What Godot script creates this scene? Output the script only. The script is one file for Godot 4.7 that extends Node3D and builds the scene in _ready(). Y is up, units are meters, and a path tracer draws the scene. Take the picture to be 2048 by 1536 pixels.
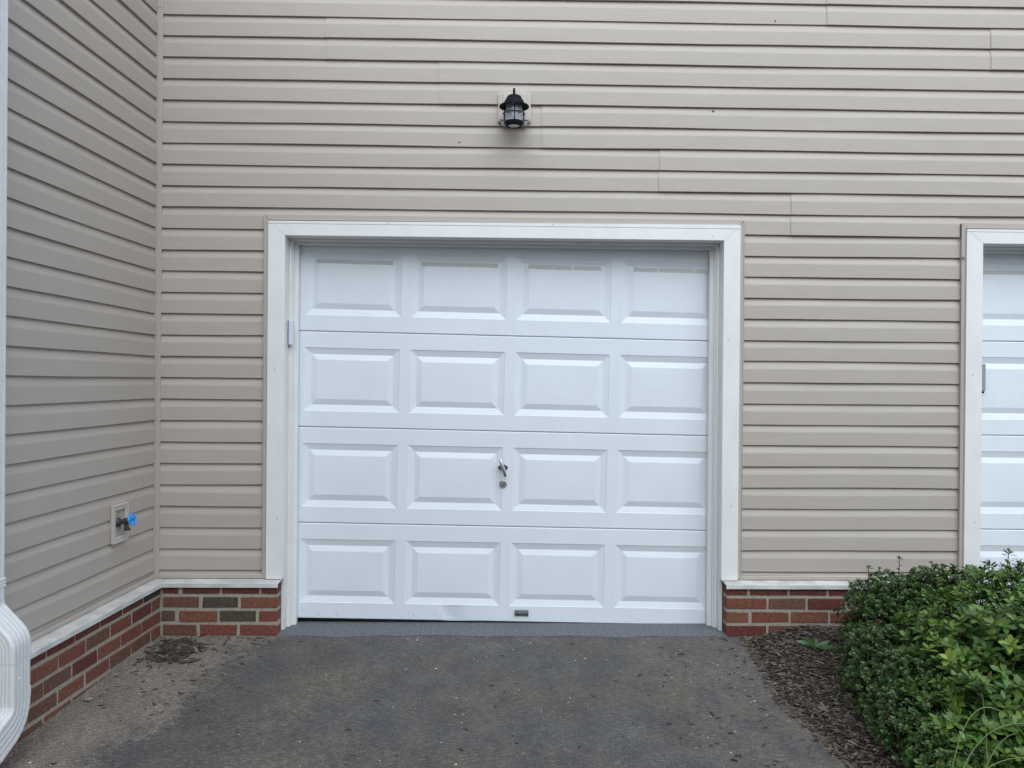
extends Node3D
# A single garage bay in a beige vinyl-sided house, seen almost square on in open shade.
# x runs along the front wall, z comes out of it towards the viewer; y = 0 is the garage threshold.

const COURSE := 0.1143           # one lap of siding
const LAP0 := 3.3137             # lower edge of lap number 0
const SIDE_X := -1.8153          # where the side wall meets the front wall
const SIDE_TURN := 1.5196        # the side wall stands a little open
const TOP := 5.2
const BRICK_Z := 0.06

var M := {}
var rng := RandomNumberGenerator.new()
var wob := FastNoiseLite.new()

# ---------------------------------------------------------------- mesh helpers
func begin() -> SurfaceTool:
	var s := SurfaceTool.new()
	s.begin(Mesh.PRIMITIVE_TRIANGLES)
	return s

func tri(s: SurfaceTool, a: Vector3, b: Vector3, c: Vector3, n: Vector3) -> void:
	if (b - a).cross(c - a).dot(n) > 0.0:
		var t := b
		b = c
		c = t
	for p: Vector3 in [a, b, c]:
		s.set_normal(n)
		s.add_vertex(p)

func tri_s(s: SurfaceTool, p: Array, n: Array) -> void:
	var a: Vector3 = p[0]
	var b: Vector3 = p[1]
	var c: Vector3 = p[2]
	var m: Vector3 = n[0] + n[1] + n[2]
	var order := [0, 1, 2] if (b - a).cross(c - a).dot(m) < 0.0 else [0, 2, 1]
	for k: int in order:
		s.set_normal(n[k])
		s.add_vertex(p[k])

func quad(s: SurfaceTool, a: Vector3, b: Vector3, c: Vector3, d: Vector3, out_dir: Vector3) -> void:
	var n := (c - a).cross(d - b)
	if n.length() < 1e-12:
		return
	n = n.normalized()
	if n.dot(out_dir) < 0.0:
		n = -n
	tri(s, a, b, c, n)
	tri(s, a, c, d, n)

# box with chamfered edges; x, y, z of jit move the corners a little
func cbox(s: SurfaceTool, lo: Vector3, hi: Vector3, ch := 0.0, jit := 0.0) -> void:
	var mid := (lo + hi) / 2.0
	if ch <= 0.0:
		var p := []
		for i in 8:
			p.append(Vector3(hi.x if i & 1 else lo.x, hi.y if i & 2 else lo.y, hi.z if i & 4 else lo.z))
		for f: Array in [[0, 2, 6, 4], [1, 3, 7, 5], [0, 1, 5, 4], [2, 3, 7, 6], [0, 1, 3, 2], [4, 5, 7, 6]]:
			quad(s, p[f[0]], p[f[1]], p[f[2]], p[f[3]], (p[f[0]] + p[f[2]]) / 2.0 - mid)
		return
	var v := []                      # v[corner][axis]: the corner pushed in along the two other axes
	for i in 8:
		var c := Vector3(hi.x if i & 1 else lo.x, hi.y if i & 2 else lo.y, hi.z if i & 4 else lo.z)
		c += Vector3(rng.randf_range(-jit, jit), rng.randf_range(-jit, jit), rng.randf_range(-jit, jit) * 0.5)
		var e := Vector3(-1 if i & 1 else 1, -1 if i & 2 else 1, -1 if i & 4 else 1) * ch * (1.0 if jit == 0.0 else rng.randf_range(0.6, 1.6))
		v.append([c + Vector3(0, e.y, e.z), c + Vector3(e.x, 0, e.z), c + Vector3(e.x, e.y, 0)])
		tri(s, v[i][0], v[i][1], v[i][2], (c - mid).normalized())
	for ax in 3:
		var b0 := 1 << ax
		var b1 := 1 << ((ax + 1) % 3)
		var b2 := 1 << ((ax + 2) % 3)
		for side in 2:
			var base: int = b0 * side
			var nn := Vector3.ZERO
			nn[ax] = 1.0 if side else -1.0
			quad(s, v[base][ax], v[base | b1][ax], v[base | b1 | b2][ax], v[base | b2][ax], nn)
		# the four edges that run along this axis
		var a1 := (ax + 1) % 3
		var a2 := (ax + 2) % 3
		for k in 4:
			var e0: int = (b1 if k & 1 else 0) | (b2 if k & 2 else 0)
			var e1: int = e0 | b0
			var nn := Vector3.ZERO
			nn[a1] = 1.0 if k & 1 else -1.0
			nn[a2] = 1.0 if k & 2 else -1.0
			quad(s, v[e0][a1], v[e1][a1], v[e1][a2], v[e0][a2], nn)

# closed outline poly (in u, v) carried along w from t0 to t1
func prism(s: SurfaceTool, poly: PackedVector2Array, u: Vector3, v: Vector3, o0: Vector3, o1: Vector3, caps := true) -> void:
	var cw := Geometry2D.is_polygon_clockwise(poly)
	for i in poly.size():
		var a := poly[i]
		var b := poly[(i + 1) % poly.size()]
		var e := (b - a)
		var n2 := Vector2(e.y, -e.x) * (-1.0 if cw else 1.0)
		var n := (u * n2.x + v * n2.y).normalized()
		var pa := u * a.x + v * a.y
		var pb := u * b.x + v * b.y
		quad(s, o0 + pa, o0 + pb, o1 + pb, o1 + pa, n)
	if caps:
		var ids := Geometry2D.triangulate_polygon(poly)
		for k in range(0, ids.size(), 3):
			for o: Vector3 in [o0, o1]:
				var n := ((o1 - o0) if o == o1 else (o0 - o1)).normalized()
				tri(s, o + u * poly[ids[k]].x + v * poly[ids[k]].y, o + u * poly[ids[k + 1]].x + v * poly[ids[k + 1]].y, o + u * poly[ids[k + 2]].x + v * poly[ids[k + 2]].y, n)

func lathe(s: SurfaceTool, prof: PackedVector2Array, at: Vector3, axis := Vector3.UP, sides := 28) -> void:
	var u := axis.cross(Vector3.RIGHT if absf(axis.x) < 0.9 else Vector3.BACK).normalized()
	var w := axis.cross(u).normalized()
	for i in prof.size() - 1:
		var a := prof[i]
		var b := prof[i + 1]
		var d := (b - a).normalized()
		for k in sides:
			var t0 := TAU * k / sides
			var t1 := TAU * (k + 1) / sides
			var r0 := u * cos(t0) + w * sin(t0)
			var r1 := u * cos(t1) + w * sin(t1)
			var n0 := (r0 * d.y - axis * d.x).normalized()
			var n1 := (r1 * d.y - axis * d.x).normalized()
			var p := [at + r0 * a.x + axis * a.y, at + r1 * a.x + axis * a.y, at + r1 * b.x + axis * b.y, at + r0 * b.x + axis * b.y]
			if a.x > 1e-5:
				tri_s(s, [p[0], p[1], p[2]], [n0, n1, n1])
			if b.x > 1e-5:
				tri_s(s, [p[0], p[2], p[3]], [n0, n1, n0])

func tube(s: SurfaceTool, path: Array, rad: Array, sides := 10) -> void:
	var rings := []
	var u := Vector3.ZERO
	for i in path.size():
		var t: Vector3 = (path[mini(i + 1, path.size() - 1)] - path[maxi(i - 1, 0)]).normalized()
		if i == 0:
			u = t.cross(Vector3.UP if absf(t.y) < 0.9 else Vector3.RIGHT).normalized()
		else:
			u = (u - t * u.dot(t)).normalized()
		var w := t.cross(u)
		var ring := []
		for k in sides:
			var d := u * cos(TAU * k / sides) + w * sin(TAU * k / sides)
			ring.append([path[i] + d * float(rad[mini(i, rad.size() - 1)]), d])
		rings.append(ring)
	for i in path.size() - 1:
		for k in sides:
			var a: Array = rings[i][k]
			var b: Array = rings[i][(k + 1) % sides]
			var c: Array = rings[i + 1][(k + 1) % sides]
			var d: Array = rings[i + 1][k]
			tri_s(s, [a[0], b[0], c[0]], [a[1], b[1], c[1]])
			tri_s(s, [a[0], c[0], d[0]], [a[1], c[1], d[1]])
	for e: int in [0, path.size() - 1]:
		var n: Vector3 = (path[0] - path[1]) if e == 0 else (path[e] - path[e - 1])
		for k in sides:
			tri(s, path[e], rings[e][k][0], rings[e][(k + 1) % sides][0], n.normalized())

func obj(called: String, s: SurfaceTool, m: Material, parent: Node = self) -> MeshInstance3D:
	var o := MeshInstance3D.new()
	o.name = called
	o.mesh = s.commit()
	o.mesh.surface_set_material(0, m)
	parent.add_child(o, true)
	return o

func group_node(called: String, parent: Node = self, at := Vector3.ZERO) -> Node3D:
	var o := Node3D.new()
	o.name = called
	parent.add_child(o, true)
	o.position = at
	return o

func tag(o: Node, label: String, category: String, grp := "") -> void:
	o.set_meta("label", label)
	o.set_meta("category", category)
	if grp:
		o.set_meta("group", grp)

func structure(o: Node) -> void:
	o.set_meta("kind", "structure")

# ---------------------------------------------------------------- materials
func lin(r: float, g: float, b: float) -> Color:
	return Color(r, g, b).linear_to_srgb()

func noise_tex(sd: int, freq: float, lo: Color, hi: Color, octaves := 4, size := 512, as_normal := false, bump := 4.0) -> NoiseTexture2D:
	var n := FastNoiseLite.new()
	n.seed = sd
	n.frequency = freq
	n.noise_type = FastNoiseLite.TYPE_SIMPLEX_SMOOTH
	n.fractal_octaves = octaves
	var t := NoiseTexture2D.new()
	t.noise = n
	t.width = size
	t.height = size
	t.seamless = true
	if as_normal:
		t.as_normal_map = true
		t.bump_strength = bump
	else:
		var g := Gradient.new()
		g.set_color(0, lo)
		g.set_color(1, hi)
		t.color_ramp = g
	return t

func mat(c: Color, rough := 0.6, tex: Texture2D = null, scale := Vector3.ONE, nrm: Texture2D = null, depth := 0.3) -> StandardMaterial3D:
	var m := StandardMaterial3D.new()
	m.albedo_color = c
	m.roughness = rough
	if tex or nrm:
		m.uv1_triplanar = true
		m.uv1_world_triplanar = true
		m.uv1_scale = scale
	if tex:
		m.albedo_texture = tex
	if nrm:
		m.normal_enabled = true
		m.normal_texture = nrm
		m.normal_scale = depth
	return m

func make_materials() -> void:
	var soft := noise_tex(3, 0.012, Color(0.975, 0.973, 0.97), Color(1, 1, 1), 5)
	var grain := noise_tex(5, 0.03, Color.WHITE, Color.WHITE, 4, 512, true, 3.0)
	var grime := noise_tex(8, 0.012, Color(0.965, 0.96, 0.955), Color(1, 1, 1), 5)
	# vinyl siding: one clay colour, embossed with a long grain
	M.siding = []
	for k in 4:
		var m := mat(lin(0.452, 0.400, 0.350), 0.55, soft, Vector3(0.45, 2.6, 0.45), grain, 0.1)
		m.uv1_offset = Vector3(0.37, 0.61, 0.19) * k   # each length carries another stretch of the grain
		M.siding.append(m)
	M.channel = mat(lin(0.450, 0.400, 0.350), 0.5, soft, Vector3(1, 1, 1))
	M.trim = mat(lin(0.81, 0.805, 0.79), 0.38, grime, Vector3(0.9, 0.5, 0.9))
	M.jamb = mat(lin(0.77, 0.77, 0.755), 0.5, grime, Vector3(1.5, 0.6, 1.5))
	M.ledge = mat(lin(0.74, 0.74, 0.72), 0.55, noise_tex(11, 0.012, Color(0.76, 0.757, 0.75), Color(1, 1, 1), 6), Vector3(0.9, 0.9, 0.9))
	M.door = mat(lin(0.745, 0.785, 0.83), 0.40, noise_tex(12, 0.008, Color(0.98, 0.98, 0.98), Color(1, 1, 1), 5), Vector3(0.8, 0.8, 0.8), grain, 0.06)
	M.residue = mat(lin(0.63, 0.645, 0.635), 0.8, noise_tex(13, 0.05, Color(0.78, 0.78, 0.76), Color(1, 1, 1), 4), Vector3(4, 4, 4))
	M.rubber = mat(lin(0.012, 0.012, 0.013), 0.8)
	M.core = mat(lin(0.12, 0.10, 0.08), 0.9)
	M.inside = mat(lin(0.15, 0.14, 0.13), 0.9)
	# bricks
	var brick_tex := noise_tex(21, 0.02, Color(0.66, 0.62, 0.60), Color(1.0, 1.0, 1.0), 5)
	var rough_n := noise_tex(22, 0.06, Color.WHITE, Color.WHITE, 4, 512, true, 5.0)
	M.brick = {}
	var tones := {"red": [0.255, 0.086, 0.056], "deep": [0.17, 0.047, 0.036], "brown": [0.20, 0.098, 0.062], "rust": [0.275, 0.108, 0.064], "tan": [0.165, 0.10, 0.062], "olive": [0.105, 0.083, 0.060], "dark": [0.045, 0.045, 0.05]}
	for k: String in tones:
		var c: Array = tones[k]
		M.brick[k] = mat(lin(c[0], c[1], c[2]), 0.85, brick_tex, Vector3(4, 5, 4), rough_n, 0.5)
	M.mortar = mat(lin(0.43, 0.39, 0.33), 0.95, noise_tex(23, 0.03, Color(0.80, 0.79, 0.77), Color(1, 1, 1), 5), Vector3(3, 3, 3), rough_n, 0.7)
	# metals and small things
	M.black = mat(lin(0.006, 0.007, 0.009), 0.6)
	M.black.metallic_specular = 0.25
	M.alum = mat(lin(0.80, 0.80, 0.80), 0.34, noise_tex(31, 0.02, Color(0.95, 0.95, 0.95), Color(1, 1, 1), 4), Vector3(1.5, 0.8, 1.5))
	M.chrome = mat(lin(0.55, 0.55, 0.55), 0.28)
	M.chrome.metallic = 1.0
	M.pewter = mat(lin(0.16, 0.17, 0.16), 0.5)
	M.gunmetal = mat(lin(0.07, 0.07, 0.07), 0.5)
	M.gunmetal.metallic = 0.5
	M.blue = mat(lin(0.02, 0.33, 0.80), 0.4)
	M.plastic = mat(lin(0.62, 0.66, 0.76), 0.35)
	M.grey_plastic = mat(lin(0.28, 0.28, 0.29), 0.5)
	M.block = mat(lin(0.51, 0.465, 0.42), 0.55)
	M.frost = mat(lin(0.62, 0.62, 0.60), 0.4)
	M.glass = mat(Color(0.86, 0.88, 0.92, 0.30), 0.03)
	M.glass.transparency = BaseMaterial3D.TRANSPARENCY_ALPHA
	M.threshold = mat(lin(0.20, 0.212, 0.228), 0.85, noise_tex(41, 0.05, Color(0.62, 0.62, 0.64), Color(1, 1, 1), 5), Vector3(2.2, 2.2, 2.2), rough_n, 0.6)
	M.slab = mat(lin(0.22, 0.205, 0.185), 0.9, noise_tex(42, 0.03, Color(0.55, 0.55, 0.55), Color(1, 1, 1), 5), Vector3(1.2, 1.2, 1.2), rough_n, 0.5)
	M.soil = mat(lin(0.045, 0.032, 0.024), 0.95, noise_tex(43, 0.05, Color(0.4, 0.4, 0.4), Color(1, 1, 1), 5), Vector3(3, 3, 3), rough_n, 1.0)
	M.ground = mat(lin(0.11, 0.105, 0.10), 0.95, noise_tex(44, 0.02, Color(0.7, 0.7, 0.7), Color(1, 1, 1), 5), Vector3(0.2, 0.2, 0.2))
	M.chip = mat(Color.WHITE, 0.9)
	M.chip.vertex_color_use_as_albedo = true
	M.leaf = mat(Color.WHITE, 0.42)
	M.leaf.vertex_color_use_as_albedo = true
	M.leaf.backlight_enabled = true
	M.leaf.backlight = lin(0.10, 0.16, 0.03)
	M.stem = mat(lin(0.10, 0.075, 0.045), 0.8)
	M.green_stem = mat(lin(0.16, 0.20, 0.06), 0.7)

# ---------------------------------------------------------------- siding
# z of a lap's face at height h above its lower edge
func lap_z(h: float) -> float:
	if h < 0.072:
		return -0.0006 * h / 0.072
	return -0.0006 - 0.0138 * (h - 0.072) / (COURSE - 0.072)

# one course of siding from x0 to x1, cut off below at cut (a height) if given
func lap(parent: Node, k: int, x0: float, x1: float, mi: int, cut := -99.0, proud := 0.0) -> void:
	var y := LAP0 - COURSE * k
	var h0 := maxf(0.0, cut - y)
	var hs := [h0]
	if h0 < 0.070:
		hs.append(0.070)
	if h0 < 0.076:
		hs.append(0.076)
	hs.append(COURSE)
	hs.append(COURSE + 0.012)
	var n := maxi(1, int((x1 - x0) / 0.22))
	var s := begin()
	var rows := []
	for i in n + 1:
		var x := lerpf(x0, x1, float(i) / n)
		var dy := wob.get_noise_2d(x * 0.55, k * 13.7) * 0.0040
		var dz := wob.get_noise_2d(x * 0.8 + 50.0, k * 9.1) * 0.0036
		var row := []
		if h0 == 0.0:
			row.append(Vector3(x, y + dy + 0.0005, -0.0150))
		for h: float in hs:
			var hh := minf(h, COURSE)
			row.append(Vector3(x, y + h + (dy if h < COURSE else 0.0), lap_z(hh) + (dz if h < COURSE else 0.0) + proud))
		rows.append(row)
	for i in n:
		for j in rows[i].size() - 1:
			var down: bool = h0 == 0.0 and j == 0
			quad(s, rows[i][j], rows[i + 1][j], rows[i + 1][j + 1], rows[i][j + 1], Vector3.DOWN if down else Vector3.BACK)
	obj("siding_course", s, M.siding[mi % 4], parent)

func build_front_siding(parent: Node) -> void:
	# seams where two lengths of siding overlap: course -> x
	var seam := {1: -0.901, 2: -0.899, 3: -0.293, 4: -0.290, 5: 0.262, 6: 0.264, 7: 0.902, 8: 0.899, 9: 1.621, 10: 1.619, -1: 1.806, 0: 1.808}
	var L := -1.800
	for k in range(-16, 28):
		var y := LAP0 - COURSE * k
		var spans := []
		if y + COURSE > 2.25 and y > 2.2:
			spans = [[L, 7.0, -99.0]]
		elif k == 10:
			spans = [[L, -1.243, -99.0], [-1.243, 1.343, 2.243], [1.343, 2.523, -99.0], [2.523, 5.12, 2.243], [5.12, 7.0, -99.0]]
		else:
			var cut := 0.318 if k == 27 else -99.0
			spans = [[L, -1.236, cut], [1.336, 2.53, cut], [5.11, 7.0, cut]]
		var pair := floori((k + 1) / 2.0)
		for q: Array in spans:
			var x0: float = q[0]
			var x1: float = q[1]
			var at: float = seam.get(k, 99.0)
			if at == 99.0 and x1 - x0 > 4.0:
				at = -1.0 + fposmod(pair * 1.37, 3.6)
			var tone := absi(pair * 7 + int(x0 * 3.0)) % 4
			if at > x0 + 0.05 and at < x1 - 0.05:
				lap(parent, k, x0, at, tone, q[2])
				lap(parent, k, at - 0.025, x1, tone + 1, q[2], 0.0036)
				var at2 := at + 3.609
				if k in [1, 2] and at2 < x1:
					# the next length of the same course
					var s := parent.get_child(parent.get_child_count() - 1)
					parent.remove_child(s)
					s.free()
					lap(parent, k, at - 0.025, at2, tone + 1, q[2], 0.0036)
					lap(parent, k, at2 - 0.025, x1, tone + 2, q[2], 0.0068)
			else:
				lap(parent, k, x0, x1, tone, q[2])

func build_side_siding(parent: Node) -> void:
	for k in range(-16, 28):
		lap(parent, k, -5.0, -0.012, absi(floori((k + 1) / 2.0) * 5 + 2) % 4, 0.318 if k == 27 else -99.0)

# ---------------------------------------------------------------- masonry
func one_brick(parent: Node, x0: float, x1: float, y0: float, y1: float, tone: String, z0 := -0.012, z1 := BRICK_Z) -> void:
	var s := begin()
	cbox(s, Vector3(x0, y0, z0), Vector3(x1, y1, z1 + rng.randf_range(-0.002, 0.002)), 0.0022, 0.0016)
	obj("brick", s, M.brick[tone], parent)

func build_masonry(house: Node, side: Node) -> void:
	var bot := [-0.138, -0.0648, 0.0085, 0.0818, 0.1551, 0.2284]
	# the short pier between the inner corner and the door, brick by brick
	var base := group_node("brick_base", house)
	var X := func(z: float) -> float: return -1.739 + (z - 220.0) / 2200.0
	var left := {
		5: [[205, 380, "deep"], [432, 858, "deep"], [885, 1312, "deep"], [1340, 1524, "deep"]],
		4: [[205, 620, "brown"], [660, 1068, "olive"], [1105, 1524, "rust"]],
		3: [[185, 340, "tan"], [395, 830, "rust"], [860, 1275, "olive"], [1310, 1524, "red"]],
		2: [[205, 595, "brown"], [632, 1058, "red"], [1095, 1524, "red"]],
	}
	for r: int in left:
		for b: Array in left[r]:
			one_brick(base, X.call(float(b[0])), X.call(float(b[1])), bot[r], bot[r] + 0.0565, b[2])
	var s := begin()
	cbox(s, Vector3(-1.80, -0.20, -0.014), Vector3(-1.1475, 0.283, BRICK_Z - 0.0035))
	obj("mortar", s, M.mortar, base)
	# the pier between the two garage doors
	var pier := group_node("brick_base", house)
	var starts := {5: 1.245, 4: 1.245, 3: 1.245, 2: 1.245, 1: 1.245}
	var firsts := {5: 1.355, 4: 1.459, 3: 1.366, 2: 1.459, 1: 1.36}
	var names := ["red", "rust", "deep", "brown", "red", "rust", "red", "brown"]
	for r in range(1, 6):
		var x: float = starts[r]
		var x1: float = firsts[r]
		while x < 2.53:
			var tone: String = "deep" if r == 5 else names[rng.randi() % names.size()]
			one_brick(pier, x, minf(x1, 2.545), bot[r], bot[r] + 0.0565, tone)
			x = x1 + 0.0135 + rng.randf_range(-0.002, 0.003)
			x1 = x + 0.2
	s = begin()
	cbox(s, Vector3(1.2475, -0.20, -0.014), Vector3(2.542, 0.283, BRICK_Z - 0.0035))
	obj("mortar", s, M.mortar, pier)
	# the side wall's base; local x runs back towards the corner
	var flank := group_node("brick_base", side)
	var joints := {5: 0.237, 4: 0.152, 3: 0.256, 2: 0.155, 1: 0.25, 0: 0.15}
	for r: int in joints:
		var a: float = 0.060
		var e: float = joints[r] - 0.006
		while a < 3.4:
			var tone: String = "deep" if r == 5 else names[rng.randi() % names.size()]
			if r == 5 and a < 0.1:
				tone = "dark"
			elif r != 5 and rng.randf() < 0.22:
				tone = "brown"
			one_brick(flank, -e, -a, bot[r], bot[r] + 0.0565, tone)
			a = e + 0.0125 + rng.randf_range(-0.002, 0.002)
			e = a + 0.187
	s = begin()
	cbox(s, Vector3(-3.6, -0.22, -0.014), Vector3(-0.02, 0.283, BRICK_Z - 0.0035))
	obj("mortar", s, M.mortar, flank)
	# white caps on the brick
	var cap := PackedVector2Array([Vector2(-0.014, 0.2845), Vector2(-0.014, 0.2985), Vector2(0.068, 0.2885), Vector2(0.0735, 0.286), Vector2(0.0750, 0.2655), Vector2(0.0725, 0.2645), Vector2(0.0705, 0.2845)])
	for span: Array in [[-1.752, -1.1405], [1.239, 2.545]]:
		s = begin()
		prism(s, cap, Vector3.BACK, Vector3.UP, Vector3(span[0], 0, 0), Vector3(span[1], 0, 0))
		obj("ledge_cap", s, M.ledge, house)
	s = begin()
	prism(s, cap, Vector3.BACK, Vector3.UP, Vector3(-3.6, 0.0012, 0), Vector3(-0.050, 0.0012, 0))
	obj("ledge_cap", s, M.ledge, side)
	s = begin()   # the square of cap left in the inner corner
	cbox(s, Vector3(-1.836, 0.272, -0.013), Vector3(-1.7535, 0.2962, 0.0515), 0.001)
	obj("ledge_cap", s, M.ledge, house)
	s = begin()   # caulk where the two caps meet
	cbox(s, Vector3(-0.066, 0.27, 0.060), Vector3(-0.058, 0.2925, 0.0775), 0.002)
	obj("caulk_joint", s, M.channel, side)

# ---------------------------------------------------------------- door surround
func build_frame(house: Node, xl: float, xr: float) -> void:
	var f := group_node("door_frame", house)
	var yt := 2.134
	var w := 0.089
	var hw := 0.062
	var b := 0.2985
	var g := 0.0006
	var s := begin()
	var z0 := Vector3(0, 0, -0.012)
	var z1 := Vector3(0, 0, 0.022)
	prism(s, PackedVector2Array([Vector2(xl - w, b), Vector2(xl, b), Vector2(xl, yt - g), Vector2(xl - w + 0.02, yt + hw - g), Vector2(xl - w, yt + hw - g)]), Vector3.RIGHT, Vector3.UP, z0, z1)
	obj("trim_board", s, M.trim, f)
	s = begin()
	prism(s, PackedVector2Array([Vector2(xr + w, b), Vector2(xr, b), Vector2(xr, yt - g), Vector2(xr + w - 0.02, yt + hw - g), Vector2(xr + w, yt + hw - g)]), Vector3.RIGHT, Vector3.UP, z0, z1)
	obj("trim_board", s, M.trim, f)
	s = begin()
	prism(s, PackedVector2Array([Vector2(xl + g, yt), Vector2(xr - g, yt), Vector2(xr + w - 0.02 - g * 2, yt + hw - g), Vector2(xl - w + 0.02 + g * 2, yt + hw - g)]), Vector3.RIGHT, Vector3.UP, z0, z1 + Vector3(0, 0, 0.0004))
	obj("trim_board", s, M.trim, f)
	s = begin()   # folded metal strip above the head board, a little out of level
	prism(s, PackedVector2Array([Vector2(xl - w, yt + hw + 0.001), Vector2(xr + w, yt + hw + 0.001), Vector2(xr + w, yt + hw + 0.0215), Vector2(xl - w, yt + hw + 0.0145)]), Vector3.RIGHT, Vector3.UP, z0, z1 + Vector3(0, 0, 0.0015))
	obj("head_flashing", s, M.trim, f)
	for e: Vector2 in [Vector2(xl + 0.55, yt + hw + 0.009), Vector2(xl + 1.43, yt + hw + 0.011), Vector2(xr - 0.06, yt + 0.02), Vector2(xl - 0.03, 0.62), Vector2(xl - 0.05, 1.42), Vector2(xr + 0.05, 0.70), Vector2(xr + 0.03, 1.60)]:
		s = begin()
		lathe(s, PackedVector2Array([Vector2(0.0042, 0.0), Vector2(0.0036, 0.0012), Vector2(0.0, 0.0016)]), Vector3(e.x, e.y, 0.0222 if e.y < yt + hw else 0.0235), Vector3.BACK, 10)
		obj("nail_head", s, M.block, f)
	# siding channels round the trim: a lip, a web and an outer flange
	var jo := 0.021
	for e: Array in [[xl - w - 0.001, -1.0], [xr + w + 0.001, 1.0]]:
		var x: float = e[0]
		var d: float = e[1]
		s = begin()
		var top := 2.2435
		prism(s, PackedVector2Array([Vector2(x, 0.300), Vector2(x + d * jo, 0.320), Vector2(x + d * jo, top), Vector2(x, top - 0.028)]), Vector3.RIGHT, Vector3.UP, Vector3(0, 0, -0.0205), Vector3(0, 0, 0.0125))
		prism(s, PackedVector2Array([Vector2(x + d * (jo - 0.0016), 0.320), Vector2(x + d * jo, 0.320), Vector2(x + d * (jo + 0.003), top), Vector2(x + d * (jo - 0.0016), top)]), Vector3.RIGHT, Vector3.UP, Vector3(0, 0, 0.0125), Vector3(0, 0, 0.0155))
		obj("siding_channel", s, M.channel, f)
	s = begin()
	prism(s, PackedVector2Array([Vector2(xl - w, 2.2175), Vector2(xr + w, 2.2185), Vector2(xr + w + jo, 2.2455), Vector2(xl - w - jo, 2.2445)]), Vector3.RIGHT, Vector3.UP, Vector3(0, 0, -0.0205), Vector3(0, 0, 0.0118))
	obj("siding_channel", s, M.channel, f)
	# reveal: jamb boards and the stop moulding in two steps
	for e: Array in [[xl, 1.0], [xr, -1.0]]:
		var x: float = e[0]
		var d: float = e[1]
		s = begin()
		cbox(s, Vector3(minf(x - d * 0.014, x), b + 0.001, -0.066), Vector3(maxf(x - d * 0.014, x), yt + 0.013, -0.0125))
		cbox(s, Vector3(minf(x - d * 0.016, x - d * 0.0005), -0.012, -0.066), Vector3(maxf(x - d * 0.016, x - d * 0.0005), b, -0.0145))
		obj("jamb_board", s, M.jamb, f)
		s = begin()
		var st := PackedVector2Array([Vector2(x - d * 0.012, -0.1), Vector2(x - d * 0.012, -0.067), Vector2(x + d * 0.0125, -0.067), Vector2(x + d * 0.014, -0.0685), Vector2(x + d * 0.014, -0.084), Vector2(x + d * 0.020, -0.086), Vector2(x + d * 0.020, -0.1)])
		prism(s, st, Vector3.RIGHT, Vector3.BACK, Vector3(0, -0.004, 0), Vector3(0, yt - 0.013, 0))
		obj("stop_moulding", s, M.jamb, f)
		s = begin()
		cbox(s, Vector3(minf(x - d * 0.012, x + d * 0.043), 0.006, -0.134), Vector3(maxf(x - d * 0.012, x + d * 0.043), yt - 0.03, -0.101), 0.0025)
		obj("stop_moulding", s, M.jamb, f)
	s = begin()
	cbox(s, Vector3(xl, yt - 0.0005, -0.066), Vector3(xr, yt + 0.014, -0.0125))
	obj("jamb_board", s, M.jamb, f)
	s = begin()
	cbox(s, Vector3(xl - 0.01, yt - 0.0125, -0.1), Vector3(xr + 0.01, yt + 0.012, -0.0675), 0.002)
	obj("stop_moulding", s, M.jamb, f)
	s = begin()
	cbox(s, Vector3(xl - 0.01, yt - 0.0295, -0.134), Vector3(xr + 0.01, yt + 0.012, -0.1012), 0.002)
	obj("stop_moulding", s, M.jamb, f)

# ---------------------------------------------------------------- garage doors
const PANEL_W := 0.525
const PANEL_H := 0.351
const PITCH := 0.584
const SECTION := 0.531

func panel_mesh(w: float, h: float) -> SurfaceTool:
	var s := begin()
	var steps := [[0.0, 0.0], [0.0022, -0.0032], [0.0062, -0.0040], [0.0345, -0.0112], [0.0362, -0.0112], [0.0655, -0.0030], [0.0672, -0.0026]]
	for i in steps.size() - 1:
		var a: Array = steps[i]
		var b: Array = steps[i + 1]
		var pa := [Vector3(a[0], a[0], a[1]), Vector3(w - a[0], a[0], a[1]), Vector3(w - a[0], h - a[0], a[1]), Vector3(a[0], h - a[0], a[1])]
		var pb := [Vector3(b[0], b[0], b[1]), Vector3(w - b[0], b[0], b[1]), Vector3(w - b[0], h - b[0], b[1]), Vector3(b[0], h - b[0], b[1])]
		for k in 4:
			quad(s, pa[k], pa[(k + 1) % 4], pb[(k + 1) % 4], pb[k], Vector3.BACK)
	var e: Array = steps[-1]
	# the raised field, bowed by a hair as pressed sheet is
	var nx := 10
	var ny := 6
	for i in nx:
		for j in ny:
			var p := []
			for q: Array in [[0, 0], [1, 0], [1, 1], [0, 1]]:
				var u := float(i + q[0]) / nx
				var v := float(j + q[1]) / ny
				p.append(Vector3(lerpf(e[0], w - e[0], u), lerpf(e[0], h - e[0], v), e[1] + 0.0011 * sin(PI * u) * sin(PI * v)))
			quad(s, p[0], p[1], p[2], p[3], Vector3.BACK)
	return s

func dent(x: float, y: float) -> float:
	# the lower rail was pushed in and creased left of the pull handle
	var d := -0.016 * exp(-pow((x - 0.905) / 0.05, 2.0)) * clampf(1.0 - y / 0.10, 0.0, 1.0)
	d += 0.008 * exp(-pow((x - 0.86 + y * 0.5) / 0.018, 2.0)) * clampf(1.0 - y / 0.09, 0.0, 1.0)
	d += -0.004 * exp(-pow((x - 1.0) / 0.12, 2.0)) * clampf(1.0 - y / 0.10, 0.0, 1.0)
	return d

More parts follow.
